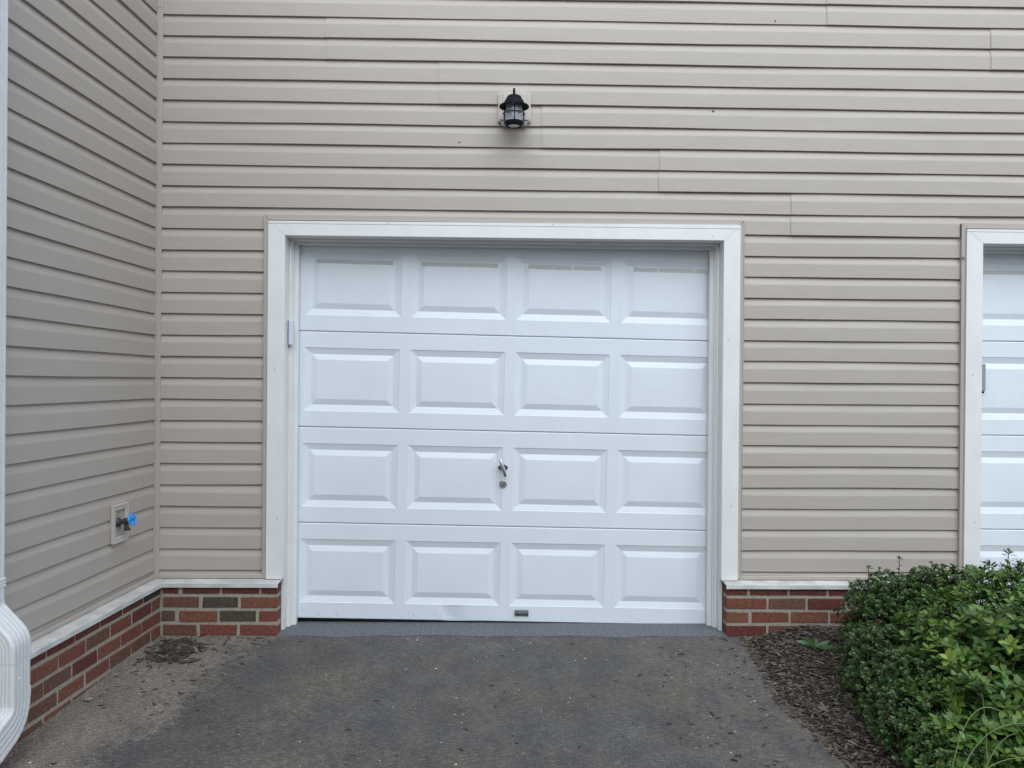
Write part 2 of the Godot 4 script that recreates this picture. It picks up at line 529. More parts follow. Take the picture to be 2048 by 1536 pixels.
func build_door(house: Node, first_panel: float, width: float, xl: float, y: float, tilt: float, hardware: bool) -> void:
	var d := group_node("garage_door", house, Vector3(xl, y, -0.14))
	d.rotation.z = tilt
	var px := first_panel - xl
	var rail := (SECTION - PANEL_H) / 2.0
	var pm := panel_mesh(PANEL_W, PANEL_H).commit()
	pm.surface_set_material(0, M.door)
	for r in 4:
		var y0 := SECTION * r
		var y1 := y0 + SECTION
		var s := begin()
		var edge := 0.0045
		var ys := [y0 + 0.0012, y0 + rail, y1 - rail, y1 - 0.0012]
		# rails
		var n := 90 if r == 0 else 1
		var m := 5 if r == 0 else 1
		for i in n:
			for j in m:
				var p := []
				for q: Array in [[0, 0], [1, 0], [1, 1], [0, 1]]:
					var xx: float = width * (i + q[0]) / n
					var yy: float = lerpf(ys[0] + edge, ys[1], float(j + q[1]) / m)
					p.append(Vector3(xx, yy, dent(xx, yy) * (1.0 if yy < ys[1] - 1e-4 else 0.0) if r == 0 else 0.0))
				quad(s, p[0], p[1], p[2], p[3], Vector3.BACK)
		quad(s, Vector3(0, ys[2], 0), Vector3(width, ys[2], 0), Vector3(width, ys[3] - edge, 0), Vector3(0, ys[3] - edge, 0), Vector3.BACK)
		# rolled edges that make the joint between sections
		for i in n:
			var xa := width * i / n
			var xb := width * (i + 1) / n
			var da := dent(xa, 0.0057) if r == 0 else 0.0
			var db := dent(xb, 0.0057) if r == 0 else 0.0
			quad(s, Vector3(xa, ys[0], -0.006 + da), Vector3(xb, ys[0], -0.006 + db), Vector3(xb, ys[0] + edge, db), Vector3(xa, ys[0] + edge, da), Vector3.BACK)
		quad(s, Vector3(0, ys[3] - edge, 0), Vector3(width, ys[3] - edge, 0), Vector3(width, ys[3], -0.005), Vector3(0, ys[3], -0.005), Vector3.BACK)
		quad(s, Vector3(0, ys[0], -0.006), Vector3(width, ys[0], -0.006), Vector3(width, ys[0], -0.04), Vector3(0, ys[0], -0.04), Vector3.DOWN)
		quad(s, Vector3(0, ys[3], -0.005), Vector3(width, ys[3], -0.005), Vector3(width, ys[3], -0.04), Vector3(0, ys[3], -0.04), Vector3.UP)
		quad(s, Vector3(0, ys[0], -0.04), Vector3(width, ys[0], -0.04), Vector3(width, ys[3], -0.04), Vector3(0, ys[3], -0.04), Vector3.FORWARD)
		for ex: float in [0.0, width]:
			quad(s, Vector3(ex, ys[0], 0), Vector3(ex, ys[3], 0), Vector3(ex, ys[3], -0.04), Vector3(ex, ys[0], -0.04), Vector3.LEFT if ex == 0.0 else Vector3.RIGHT)
		# stiles
		var x := 0.0
		for k in 5:
			var x1: float = px + PITCH * k if k < 4 else width
			quad(s, Vector3(x, ys[1], 0), Vector3(x1, ys[1], 0), Vector3(x1, ys[2], 0), Vector3(x, ys[2], 0), Vector3.BACK)
			x = px + PITCH * k + PANEL_W
		obj("door_section", s, M.door, d)
		for k in 4:
			var p := MeshInstance3D.new()
			p.name = "raised_panel"
			p.mesh = pm
			d.add_child(p, true)
			p.position = Vector3(px + PITCH * k, ys[1], 0)
	# scraps of old weather tape stuck along the top slope of the upper panels
	for k in 4:
		var tp := begin()
		var u := 0.045 + rng.randf() * 0.02
		var y9 := SECTION * 4 - rail
		while u < PANEL_W - 0.06:
			var v := minf(u + rng.randf_range(0.03, 0.16), PANEL_W - 0.05)
			var a0 := rng.randf_range(0.0375, 0.0395)
			var a1 := rng.randf_range(0.0625, 0.0650)
			var zz := func(q: float) -> float: return -0.0112 + (q - 0.0362) / 0.0293 * 0.0082 + 0.0005
			var xo := px + PITCH * k
			quad(tp, Vector3(xo + u, y9 - a0, zz.call(a0)), Vector3(xo + v, y9 - a0, zz.call(a0)), Vector3(xo + v, y9 - a1, zz.call(a1)), Vector3(xo + u, y9 - a1, zz.call(a1)), Vector3.BACK)
			u = v + (0.0012 if rng.randf() < 0.75 else 0.005)
		obj("tape_residue", tp, M.residue, d)
	var s2 := begin()
	cbox(s2, Vector3(0.0, -0.010, -0.034), Vector3(width, -0.0005, -0.010), 0.003)
	obj("bottom_seal", s2, M.rubber, d)
	if not hardware:
		return
	s2 = begin()
	for k in 16:
		var ux := rng.randf_range(0.05, 0.75) if k < 11 else rng.randf_range(0.75, 2.2)
		var uy := rng.randf_range(0.008, 0.04)
		var dv := Vector3(rng.randf_range(-0.006, 0.006), rng.randf_range(0.004, 0.016), 0)
		quad(s2, Vector3(ux - 0.0008, uy, 0.0006), Vector3(ux + 0.0008, uy, 0.0006), Vector3(ux + 0.0004, uy, 0.0006) + dv, Vector3(ux - 0.0004, uy, 0.0006) + dv, Vector3.BACK)
	obj("scuff_marks", s2, M.pewter, d)
	# T handle on its diamond plate, lock cylinder, lift handle; all in the door's own coordinates
	var inv := d.transform.affine_inverse()
	var at := inv * Vector3(0.044, 0.884, -0.14)
	s2 = begin()
	var plate := PackedVector2Array()
	for k in 24:
		var t := TAU * k / 24
		plate.append(Vector2(signf(cos(t)) * pow(absf(cos(t)), 1.5) * 0.0275, signf(sin(t)) * pow(absf(sin(t)), 1.25) * 0.0185))
	prism(s2, plate, Vector3.RIGHT, Vector3.UP, at, at + Vector3(0, 0, 0.005))
	var hp := obj("handle", s2, M.gunmetal, d)
	s2 = begin()
	lathe(s2, PackedVector2Array([Vector2(0.007, 0.0), Vector2(0.0065, 0.03)]), at + Vector3(0, 0, 0.004), Vector3.BACK, 16)
	var dir := Vector3(0.014, -0.046, 0.0)
	tube(s2, [at - dir * 1.03 + Vector3(0, 0, 0.026), at - dir * 0.95 + Vector3(0, 0, 0.030), at - dir * 0.5 + Vector3(0, 0, 0.035), at + Vector3(0, 0, 0.037), at + dir * 0.5 + Vector3(0, 0, 0.035), at + dir * 0.95 + Vector3(0, 0, 0.030), at + dir * 1.03 + Vector3(0, 0, 0.026)], [0.004, 0.0085, 0.0095, 0.0115, 0.0095, 0.0085, 0.004], 12)
	obj("handle_grip", s2, M.chrome, d)
	at = inv * Vector3(0.045, 0.791, -0.14)
	s2 = begin()
	lathe(s2, PackedVector2Array([Vector2(0.0215, 0.0), Vector2(0.0212, 0.004), Vector2(0.0185, 0.0065), Vector2(0.0140, 0.0065), Vector2(0.0132, 0.0045), Vector2(0.012, 0.0045), Vector2(0.0115, 0.008), Vector2(0.0, 0.008)]), at, Vector3.BACK, 28)
	obj("lock_cylinder", s2, M.chrome, d)
	s2 = begin()
	cbox(s2, at + Vector3(-0.0012, -0.006, 0.0075), at + Vector3(0.0012, 0.005, 0.0088))
	obj("keyhole", s2, M.black, d)
	at = inv * Vector3(0.154, 0.073, -0.14)
	s2 = begin()
	cbox(s2, at + Vector3(-0.037, -0.018, -0.002), at + Vector3(0.037, 0.019, 0.003), 0.0012)
	cbox(s2, at + Vector3(-0.038, -0.001, 0.003), at + Vector3(0.038, 0.019, 0.017), 0.003)
	cbox(s2, at + Vector3(-0.038, -0.016, 0.003), at + Vector3(-0.034, 0.0, 0.014), 0.001)
	cbox(s2, at + Vector3(0.034, -0.016, 0.003), at + Vector3(0.038, 0.0, 0.014), 0.001)
	obj("lift_handle", s2, M.pewter, d)
	s2 = begin()
	lathe(s2, PackedVector2Array([Vector2(0.0045, 0.0), Vector2(0.004, 0.0025), Vector2(0.0, 0.003)]), at + Vector3(-0.020, -0.009, 0.003), Vector3.BACK, 10)
	obj("screw", s2, M.black, d)

# ---------------------------------------------------------------- house
func build_house() -> void:
	var house := group_node("house")
	tag(house, "house with beige vinyl siding, red brick base and white framed garage doors", "house")
	var front := group_node("front_wall", house)
	var side := group_node("side_wall", house, Vector3(SIDE_X, 0, 0))
	side.rotation.y = SIDE_TURN
	build_front_siding(front)
	build_side_siding(side)
	# what the siding is nailed to
	var s := begin()
	for b: Array in [[-1.95, -1.135, -0.3, TOP], [1.23, 2.635, -0.3, TOP], [4.985, 7.0, -0.3, TOP], [-1.135, 1.23, 2.149, TOP], [2.635, 4.985, 2.149, TOP]]:
		cbox(s, Vector3(b[0], b[2], -0.20), Vector3(b[1], b[3], -0.0215))
	obj("sheathing", s, M.core, house)
	s = begin()
	cbox(s, Vector3(-5.0, -0.4, -0.20), Vector3(0.03, TOP, -0.0215))
	obj("sheathing", s, M.core, side)
	s = begin()   # the garage behind the doors
	for b: Array in [[-1.30, 1.40], [2.48, 5.15]]:
		cbox(s, Vector3(b[0], -0.3, -2.3), Vector3(b[1], 2.5, -2.2))
		cbox(s, Vector3(b[0], 2.4, -2.2), Vector3(b[1], 2.5, -0.201))
		cbox(s, Vector3(b[0] - 0.1, -0.3, -2.3), Vector3(b[0], 2.5, -0.201))
		cbox(s, Vector3(b[1], -0.3, -2.3), Vector3(b[1] + 0.1, 2.5, -0.201))
	obj("garage_interior", s, M.inside, house)
	# inside corner post: a face on each wall and a rounded valley
	s = begin()
	prism(s, PackedVector2Array([Vector2(-1.846, -0.0205), Vector2(-1.791, -0.0205), Vector2(-1.791, 0.0070), Vector2(-1.7935, 0.0085), Vector2(-1.8255, 0.0095), Vector2(-1.829, 0.0130), Vector2(-1.8305, 0.0190), Vector2(-1.8335, 0.021), Vector2(-1.846, 0.021)]), Vector3.RIGHT, Vector3.BACK, Vector3(0, 0.300, 0), Vector3(0, 3.340, 0))
	obj("corner_post", s, M.channel, house)
	s = begin()
	prism(s, PackedVector2Array([Vector2(-1.846, -0.0205), Vector2(-1.790, -0.0205), Vector2(-1.790, 0.0080), Vector2(-1.7935, 0.0098), Vector2(-1.8245, 0.0108), Vector2(-1.828, 0.0140), Vector2(-1.8295, 0.0190), Vector2(-1.8335, 0.022), Vector2(-1.846, 0.022)]), Vector3.RIGHT, Vector3.BACK, Vector3(0, 3.341, 0), Vector3(0, TOP, 0))
	obj("corner_post", s, M.channel, house)
	# bottom channels
	for e: Array in [[-1.7885, -1.2265], [1.3245, 2.541]]:
		s = begin()
		prism(s, PackedVector2Array([Vector2(-0.014, 0.3005), Vector2(0.0105, 0.3000), Vector2(0.0105, 0.3175), Vector2(0.0085, 0.3205), Vector2(0.0075, 0.3205), Vector2(0.0075, 0.3150), Vector2(-0.014, 0.3150)]), Vector3.BACK, Vector3.UP, Vector3(e[0], 0, 0), Vector3(e[1], 0, 0))
		obj("siding_channel", s, M.channel, house)
	s = begin()
	prism(s, PackedVector2Array([Vector2(-0.014, 0.3015), Vector2(0.0105, 0.3010), Vector2(0.0105, 0.3175), Vector2(0.0085, 0.3205), Vector2(0.0075, 0.3205), Vector2(0.0075, 0.3150), Vector2(-0.014, 0.3150)]), Vector3.BACK, Vector3.UP, Vector3(-3.6, 0, 0), Vector3(-0.0175, 0, 0))
	obj("siding_channel", s, M.channel, side)
	build_masonry(house, side)
	build_frame(house, -1.1295, 1.2255)
	build_frame(house, 2.6400, 4.9800)
	build_door(house, -1.082, 2.40, -1.1400, 0.0425, -0.0160, true)
	build_door(house, 2.652, 2.36, 2.632, 0.0200, -0.004, false)
	# screw in the second door's channel
	s = begin()
	lathe(s, PackedVector2Array([Vector2(0.009, 0.0), Vector2(0.0088, 0.004), Vector2(0.006, 0.0065), Vector2(0.0, 0.007)]), Vector3(2.535, 2.055, 0.0125), Vector3.BACK, 12)
	obj("screw", s, M.pewter, house)
	# nail holes and specks of dirt on the siding
	s = begin()
	for p: Vector2 in [Vector2(1.166, 2.836), Vector2(1.63, 2.065), Vector2(-0.207, 2.648), Vector2(1.50, 3.33), Vector2(-0.533, 2.418)]:
		lathe(s, PackedVector2Array([Vector2(0.0052, 0.0), Vector2(0.004, 0.0012), Vector2(0.0, 0.0014)]), Vector3(p.x, p.y, -0.0015), Vector3.BACK, 8)
	obj("nail_head", s, M.black, house)

# ---------------------------------------------------------------- fittings
func build_lantern() -> void:
	var t := group_node("wall_lantern", self, Vector3(0.0845, 2.70, 0.0))
	tag(t, "small black caged wall lantern with glass cylinder on beige mounting block", "lantern")
	var c := Vector3(0.004, 0.134, 0.0)
	var s := begin()
	var ring := func(w: float, h: float, n: float) -> PackedVector2Array:
		return PackedVector2Array([Vector2(-w + n, -h), Vector2(w - n, -h), Vector2(w - n * 0.8, -h + n * 0.75), Vector2(w, -h + n), Vector2(w, h - n), Vector2(w - n * 0.8, h - n * 0.75), Vector2(w - n, h), Vector2(-w + n, h), Vector2(-w + n * 0.8, h - n * 0.75), Vector2(-w, h - n), Vector2(-w, -h + n), Vector2(-w + n * 0.8, -h + n * 0.75)])
	prism(s, ring.call(0.0875, 0.096, 0.022), Vector3.RIGHT, Vector3.UP, c + Vector3(0, 0, -0.012), c + Vector3(0, 0, 0.020))
	prism(s, ring.call(0.0790, 0.0875, 0.021), Vector3.RIGHT, Vector3.UP, c + Vector3(0, 0, 0.020), c + Vector3(0, 0, 0.027))
	cbox(s, c + Vector3(-0.063, -0.071, 0.027), c + Vector3(0.063, 0.071, 0.035), 0.0015)
	obj("mounting_block", s, M.block, t)
	var ax := Vector3(0, 0, 0.12)
	s = begin()
	lathe(s, PackedVector2Array([Vector2(0.05, 0.0), Vector2(0.05, 0.008), Vector2(0.04, 0.016), Vector2(0.0, 0.018)]), Vector3(0, 0.135, 0.035), Vector3.BACK, 28)
	obj("backplate", s, M.black, t)
	s = begin()
	var path := []
	for k in 13:
		var a := PI * k / 12.0
		path.append(Vector3(0, 0.172 + 0.034 * sin(a), 0.082 - 0.038 * cos(a)))
	path.push_front(Vector3(0, 0.15, 0.038))
	path.append(ax + Vector3(0, 0.15, 0))
	tube(s, path, [0.0062], 12)
	obj("arm", s, M.black, t)
	s = begin()
	lathe(s, PackedVector2Array([Vector2(0.0, 0.166), Vector2(0.012, 0.166), Vector2(0.022, 0.163), Vector2(0.035, 0.156), Vector2(0.040, 0.148), Vector2(0.041, 0.143), Vector2(0.048, 0.134), Vector2(0.0545, 0.121), Vector2(0.057, 0.113), Vector2(0.068, 0.109), Vector2(0.0785, 0.104), Vector2(0.0785, 0.1005), Vector2(0.060, 0.1055), Vector2(0.052, 0.108), Vector2(0.048, 0.122), Vector2(0.036, 0.143), Vector2(0.0, 0.150)]), ax, Vector3.UP, 40)
	obj("hood", s, M.black, t)
	s = begin()
	lathe(s, PackedVector2Array([Vector2(0.0445, 0.022), Vector2(0.0445, 0.112)]), ax, Vector3.UP, 40)
	obj("glass_cylinder", s, M.glass, t)
	s = begin()
	lathe(s, PackedVector2Array([Vector2(0.0305, 0.0005), Vector2(0.041, 0.0005), Vector2(0.0425, 0.003), Vector2(0.0465, 0.016), Vector2(0.0465, 0.024), Vector2(0.042, 0.024), Vector2(0.038, 0.006), Vector2(0.0305, 0.004), Vector2(0.0305, 0.0005)]), ax, Vector3.UP, 40)
	obj("bottom_ring", s, M.black, t)
	s = begin()
	lathe(s, PackedVector2Array([Vector2(0.0, 0.0015), Vector2(0.031, 0.003)]), ax, Vector3.UP, 32)
	obj("lens", s, M.frost, t)
	s = begin()
	lathe(s, PackedVector2Array([Vector2(0.0, 0.062), Vector2(0.010, 0.064), Vector2(0.017, 0.075), Vector2(0.017, 0.086), Vector2(0.011, 0.104), Vector2(0.011, 0.13)]), ax, Vector3.UP, 24)
	obj("bulb", s, M.frost, t)
	s = begin()
	for k in 4:
		var a := PI / 2.0 * k + 0.03
		var d := Vector3(sin(a), 0, cos(a))
		tube(s, [ax + d * 0.049 + Vector3(0, 0.106, 0), ax + d * 0.0505 + Vector3(0, 0.06, 0), ax + d * 0.049 + Vector3(0, 0.010, 0)], [0.0026], 8)
	var loop := []
	for k in 33:
		loop.append(ax + Vector3(sin(TAU * k / 32) * 0.0515, 0.066, cos(TAU * k / 32) * 0.0515))
	tube(s, loop, [0.0024], 8)
	obj("cage", s, M.black, t)
	s = begin()
	for d: float in [-1.0, 1.0]:
		lathe(s, PackedVector2Array([Vector2(0.0, -0.007), Vector2(0.005, -0.004), Vector2(0.005, 0.004), Vector2(0.0, 0.007)]), ax + Vector3(d * 0.0535, 0.0655, 0), Vector3.UP, 10)
	obj("thumb_screw", s, M.black, t)

func build_tap(side_at: Transform3D) -> void:
	var t := group_node("hose_tap", self)
	t.transform = side_at * Transform3D(Basis(), Vector3(-0.376, 0.658, 0.0))
	tag(t, "outdoor hose tap with blue handwheel on beige plate in siding", "tap")
	var w := 0.067
	var h := 0.0885
	var s := begin()
	for e: Array in [[-w, -h, w, -h + 0.024], [-w, h - 0.024, w, h], [-w, -h + 0.0241, -w + 0.022, h - 0.0241], [w - 0.022, -h + 0.0241, w, h - 0.0241]]:
		cbox(s, Vector3(e[0], e[1], -0.012), Vector3(e[2], e[3], 0.014), 0.003)
	for e: Array in [[-w - 0.004, -h - 0.004, w + 0.004, -h + 0.004], [-w - 0.004, h - 0.004, w + 0.004, h + 0.004], [-w - 0.004, -h + 0.0041, -w + 0.004, h - 0.0041], [w - 0.004, -h + 0.0041, w + 0.004, h - 0.0041]]:
		cbox(s, Vector3(e[0], e[1], 0.0), Vector3(e[2], e[3], 0.017), 0.002)
	obj("plate_frame", s, M.block, t)
	s = begin()
	cbox(s, Vector3(-w + 0.02, -h + 0.02, -0.012), Vector3(w - 0.02, h - 0.02, 0.001))
	for k in 3:
		cbox(s, Vector3(-0.03 + k * 0.022, -h + 0.025, 0.001), Vector3(-0.022 + k * 0.022, h - 0.025, 0.004), 0.001)
	obj("plate_panel", s, M.channel, t)
	s = begin()
	var c := Vector3(-0.008, 0.004, 0)
	lathe(s, PackedVector2Array([Vector2(0.024, 0.001), Vector2(0.024, 0.006), Vector2(0.018, 0.014), Vector2(0.012, 0.018), Vector2(0.0115, 0.034), Vector2(0.0155, 0.034), Vector2(0.0155, 0.050), Vector2(0.011, 0.052), Vector2(0.009, 0.066), Vector2(0.0, 0.067)]), c, Vector3(0, 0.16, 1).normalized(), 20)
	tube(s, [c + Vector3(0, 0.004, 0.040), c + Vector3(0, -0.016, 0.046), c + Vector3(0, -0.030, 0.049)], [0.010, 0.0105, 0.0105], 14)
	lathe(s, PackedVector2Array([Vector2(0.0, 0.0), Vector2(0.0145, 0.0), Vector2(0.0145, 0.010), Vector2(0.0, 0.011)]), c + Vector3(0, -0.038, 0.050), Vector3.UP, 16)
	obj("valve_body", s, M.gunmetal, t)
	s = begin()
	var hub := c + Vector3(0, 0.016, 0.074)
	var axis := Vector3(-0.28, 0.22, 1).normalized()
	var u := axis.cross(Vector3.UP).normalized()
	var v := u.cross(axis)
	var rim := []
	for k in 37:
		var a := TAU * k / 36
		var r := 0.023 + 0.0024 * cos(a * 6.0)
		rim.append(hub + (u * cos(a) + v * sin(a)) * r)
	tube(s, rim, [0.0056], 10)
	for k in 5:
		var a := TAU * k / 5
		tube(s, [hub, hub + (u * cos(a) + v * sin(a)) * 0.022], [0.0042, 0.0036], 8)
	lathe(s, PackedVector2Array([Vector2(0.009, -0.004), Vector2(0.009, 0.004), Vector2(0.0, 0.005)]), hub, axis, 14)
	obj("handwheel", s, M.blue, t)
	s = begin()
	lathe(s, PackedVector2Array([Vector2(0.0052, 0.004), Vector2(0.0046, 0.009), Vector2(0.0, 0.0095)]), hub, axis, 8)
	obj("screw", s, M.gunmetal, t)

func duct(s: SurfaceTool, secs: Array) -> void:
	# secs: [centre, U (along the wall), V (out of the wall), size]; a fluted rectangular pipe
	var a := 0.062
	var b := 0.036
	var out := PackedVector2Array()
	var nor := []
	for f in 4:
		var half: float = a if f % 2 == 0 else b
		var dist: float = b if f % 2 == 0 else a
		var n := 24
		for k in n:
			var q := -1.0 + 2.0 * (k + 0.5) / n
			var flute := 0.0017 * (0.5 - 0.5 * cos(q * PI * 5.0)) * clampf((1.0 - absf(q)) * 8.0, 0.0, 1.0)
			var along := q * (half - 0.006)
			var p := Vector2(along, dist - flute)
			var ang := f * PI / 2.0
			out.append(Vector2(p.x, p.y).rotated(-ang))
	for i in secs.size() - 1:
		for k in out.size():
			var p := out[k]
			var q := out[(k + 1) % out.size()]
			var A: Array = secs[i]
			var B: Array = secs[i + 1]
			var p0: Vector3 = A[0] + (A[1] * p.x + A[2] * p.y) * float(A[3])
			var q0: Vector3 = A[0] + (A[1] * q.x + A[2] * q.y) * float(A[3])
			var p1: Vector3 = B[0] + (B[1] * p.x + B[2] * p.y) * float(B[3])
			var q1: Vector3 = B[0] + (B[1] * q.x + B[2] * q.y) * float(B[3])
			quad(s, p0, q0, q1, p1, (p0 + q1) / 2.0 - (A[0] + B[0]) / 2.0)

func build_downspout() -> void:
	var t := group_node("downspout", self, Vector3(-1.844, 0.0, 1.366))
	t.rotation.y = 0.0512
	tag(t, "white fluted metal downspout with crimped elbows on the side wall", "downspout")
	var Z := Vector3.BACK
	var X := Vector3.RIGHT
	var s := begin()
	duct(s, [[Vector3(0, TOP, 0), Z, X, 1.0], [Vector3(0, 0.53, 0), Z, X, 1.0]])
	obj("pipe", s, M.alum, t)
	s = begin()   # strap, three ribs
	for k in 3:
		duct(s, [[Vector3(0, 0.588 + k * 0.012, 0), Z, X, 1.02], [Vector3(0, 0.590 + k * 0.012, 0), Z, X, 1.10], [Vector3(0, 0.597 + k * 0.012, 0), Z, X, 1.10], [Vector3(0, 0.599 + k * 0.012, 0), Z, X, 1.02]])
	obj("strap", s, M.alum, t)
	# upper elbow: swings out over the brick ledge
	s = begin()
	var secs := []
	var ang := deg_to_rad(42.0)
	var r := 0.062
	var p := Vector3(0, 0.545, 0)
	var out := 0.094
	secs.append([p, Z, X, 1.035])
	var n := 8
	for k in range(1, n + 1):
		var a := ang * k / n
		var c := Vector3(r - r * cos(a), 0.535 - r * sin(a), 0)
		var T := Vector3(sin(a), -cos(a), 0)
		secs.append([c, Z, Z.cross(T), 1.035 - 0.012 * (k % 2)])
	var c1: Vector3 = secs[-1][0]
	var run := (out - 2.0 * (r - r * cos(ang))) / sin(ang)
	var c2 := c1 + Vector3(sin(ang), -cos(ang), 0) * run
	secs.append([c2, Z, Z.cross(Vector3(sin(ang), -cos(ang), 0)), 1.035])
	for k in range(1, n + 1):
		var a := ang * (1.0 - float(k) / n)
		var T := Vector3(sin(a), -cos(a), 0)
		var cc := Vector3(out - (r - r * cos(a)), c2.y - r * (sin(ang) - sin(a)), 0)
		secs.append([cc, Z, Z.cross(T), 1.035 - 0.012 * (k % 2)])
	var yb: float = secs[-1][0].y
	secs.append([Vector3(out, yb - 0.045, 0), Z, X, 1.035])
	duct(s, secs)
	obj("elbow", s, M.alum, t)
	s = begin()
	duct(s, [[Vector3(out, yb - 0.03, 0), Z, X, 1.0], [Vector3(out, 0.20, 0), Z, X, 1.0]])
	obj("pipe", s, M.alum, t)
	# lower elbow: turns the water out along the wall, towards the viewer
	s = begin()
	secs = [[Vector3(out, 0.222, 0), Z, X, 1.06], [Vector3(out, 0.186, 0), Z, X, 1.04]]
	var rr := 0.085
	var m := 14
	for k in range(1, m + 1):
		var a := deg_to_rad(72.0) * k / m
		var T := Vector3(0, -cos(a), sin(a))
		secs.append([Vector3(out, 0.186 - rr * sin(a), rr - rr * cos(a)), T.cross(X), X, 1.04 - 0.018 * (k % 2)])
	var Tl := Vector3(0, -cos(deg_to_rad(72.0)), sin(deg_to_rad(72.0)))
	secs.append([secs[-1][0] + Tl * 0.10, Tl.cross(X), X, 1.03])
	duct(s, secs)
	obj("elbow", s, M.alum, t)
	s = begin()
	lathe(s, PackedVector2Array([Vector2(0.006, 0.0), Vector2(0.0055, 0.004), Vector2(0.0, 0.0055)]), Vector3(out + 0.0335, 0.272, 0.02), Vector3.RIGHT, 10)
	obj("screw", s, M.alum, t)

func build_sensors() -> void:
	var t := group_node("door_keypad", self, Vector3(-1.113, 1.618, -0.066))
	tag(t, "small pale blue keypad box fixed to the door jamb", "keypad")
	var s := begin()
	cbox(s, Vector3(-0.017, -0.070, 0.0), Vector3(-0.003, 0.066, 0.024), 0.002)
	obj("back_case", s, M.grey_plastic, t)
	s = begin()
	cbox(s, Vector3(-0.010, -0.069, 0.006), Vector3(0.012, 0.070, 0.032), 0.006)
	obj("cover", s, M.plastic, t)
	t = group_node("door_sensor", self, Vector3(2.672, 1.40, -0.0855))
	tag(t, "slim grey sensor bar on the second door's jamb", "sensor")
	s = begin()
	cbox(s, Vector3(-0.012, -0.070, -0.012), Vector3(0.050, 0.082, 0.012), 0.004)
	obj("cover", s, M.grey_plastic, t)
	s = begin()
	cbox(s, Vector3(-0.010, -0.0815, -0.010), Vector3(0.043, -0.0705, 0.010), 0.002)
	obj("end_cap", s, M.black, t)

# ---------------------------------------------------------------- ground
func drive_y(z: float) -> float:
	return 0.0124 - 0.04 * z

func edge_x(z: float) -> float:
	var pts := [[0.0, 1.36], [0.117, 1.341], [0.511, 1.299], [0.837, 1.258], [1.07, 1.290], [1.347, 1.313], [2.0, 1.33], [9.0, 1.35]]
	for i in pts.size() - 1:
		if z <= pts[i + 1][0]:
			return lerpf(pts[i][1], pts[i + 1][1], clampf((z - pts[i][0]) / (pts[i + 1][0] - pts[i][0]), 0, 1)) + wob.get_noise_2d(z * 9.0, 71.0) * 0.012
	return 1.35

func growth_edge(z: float) -> float:
	# where the tan, washed concrete in the corner gives way to the black-stained slab
	var pts := [[0.0, -1.02], [0.10, -1.10], [0.21, -1.285], [0.40, -1.27], [0.545, -1.325], [0.71, -1.344], [0.93, -1.335], [1.05, -1.34], [1.19, -1.43], [1.40, -1.50], [1.70, -1.56], [2.2, -1.60]]
	for i in pts.size() - 1:
		if z <= pts[i + 1][0]:
			return lerpf(pts[i][1], pts[i + 1][1], (z - pts[i][0]) / (pts[i + 1][0] - pts[i][0]))
	return -2.5

func blot(x: float, z: float, cx: float, cz: float, rx: float, rz: float) -> float:
	var d := pow((x - cx) / rx, 2.0) + pow((z - cz) / rz, 2.0)
	return clampf(1.25 - d, 0.0, 1.0)

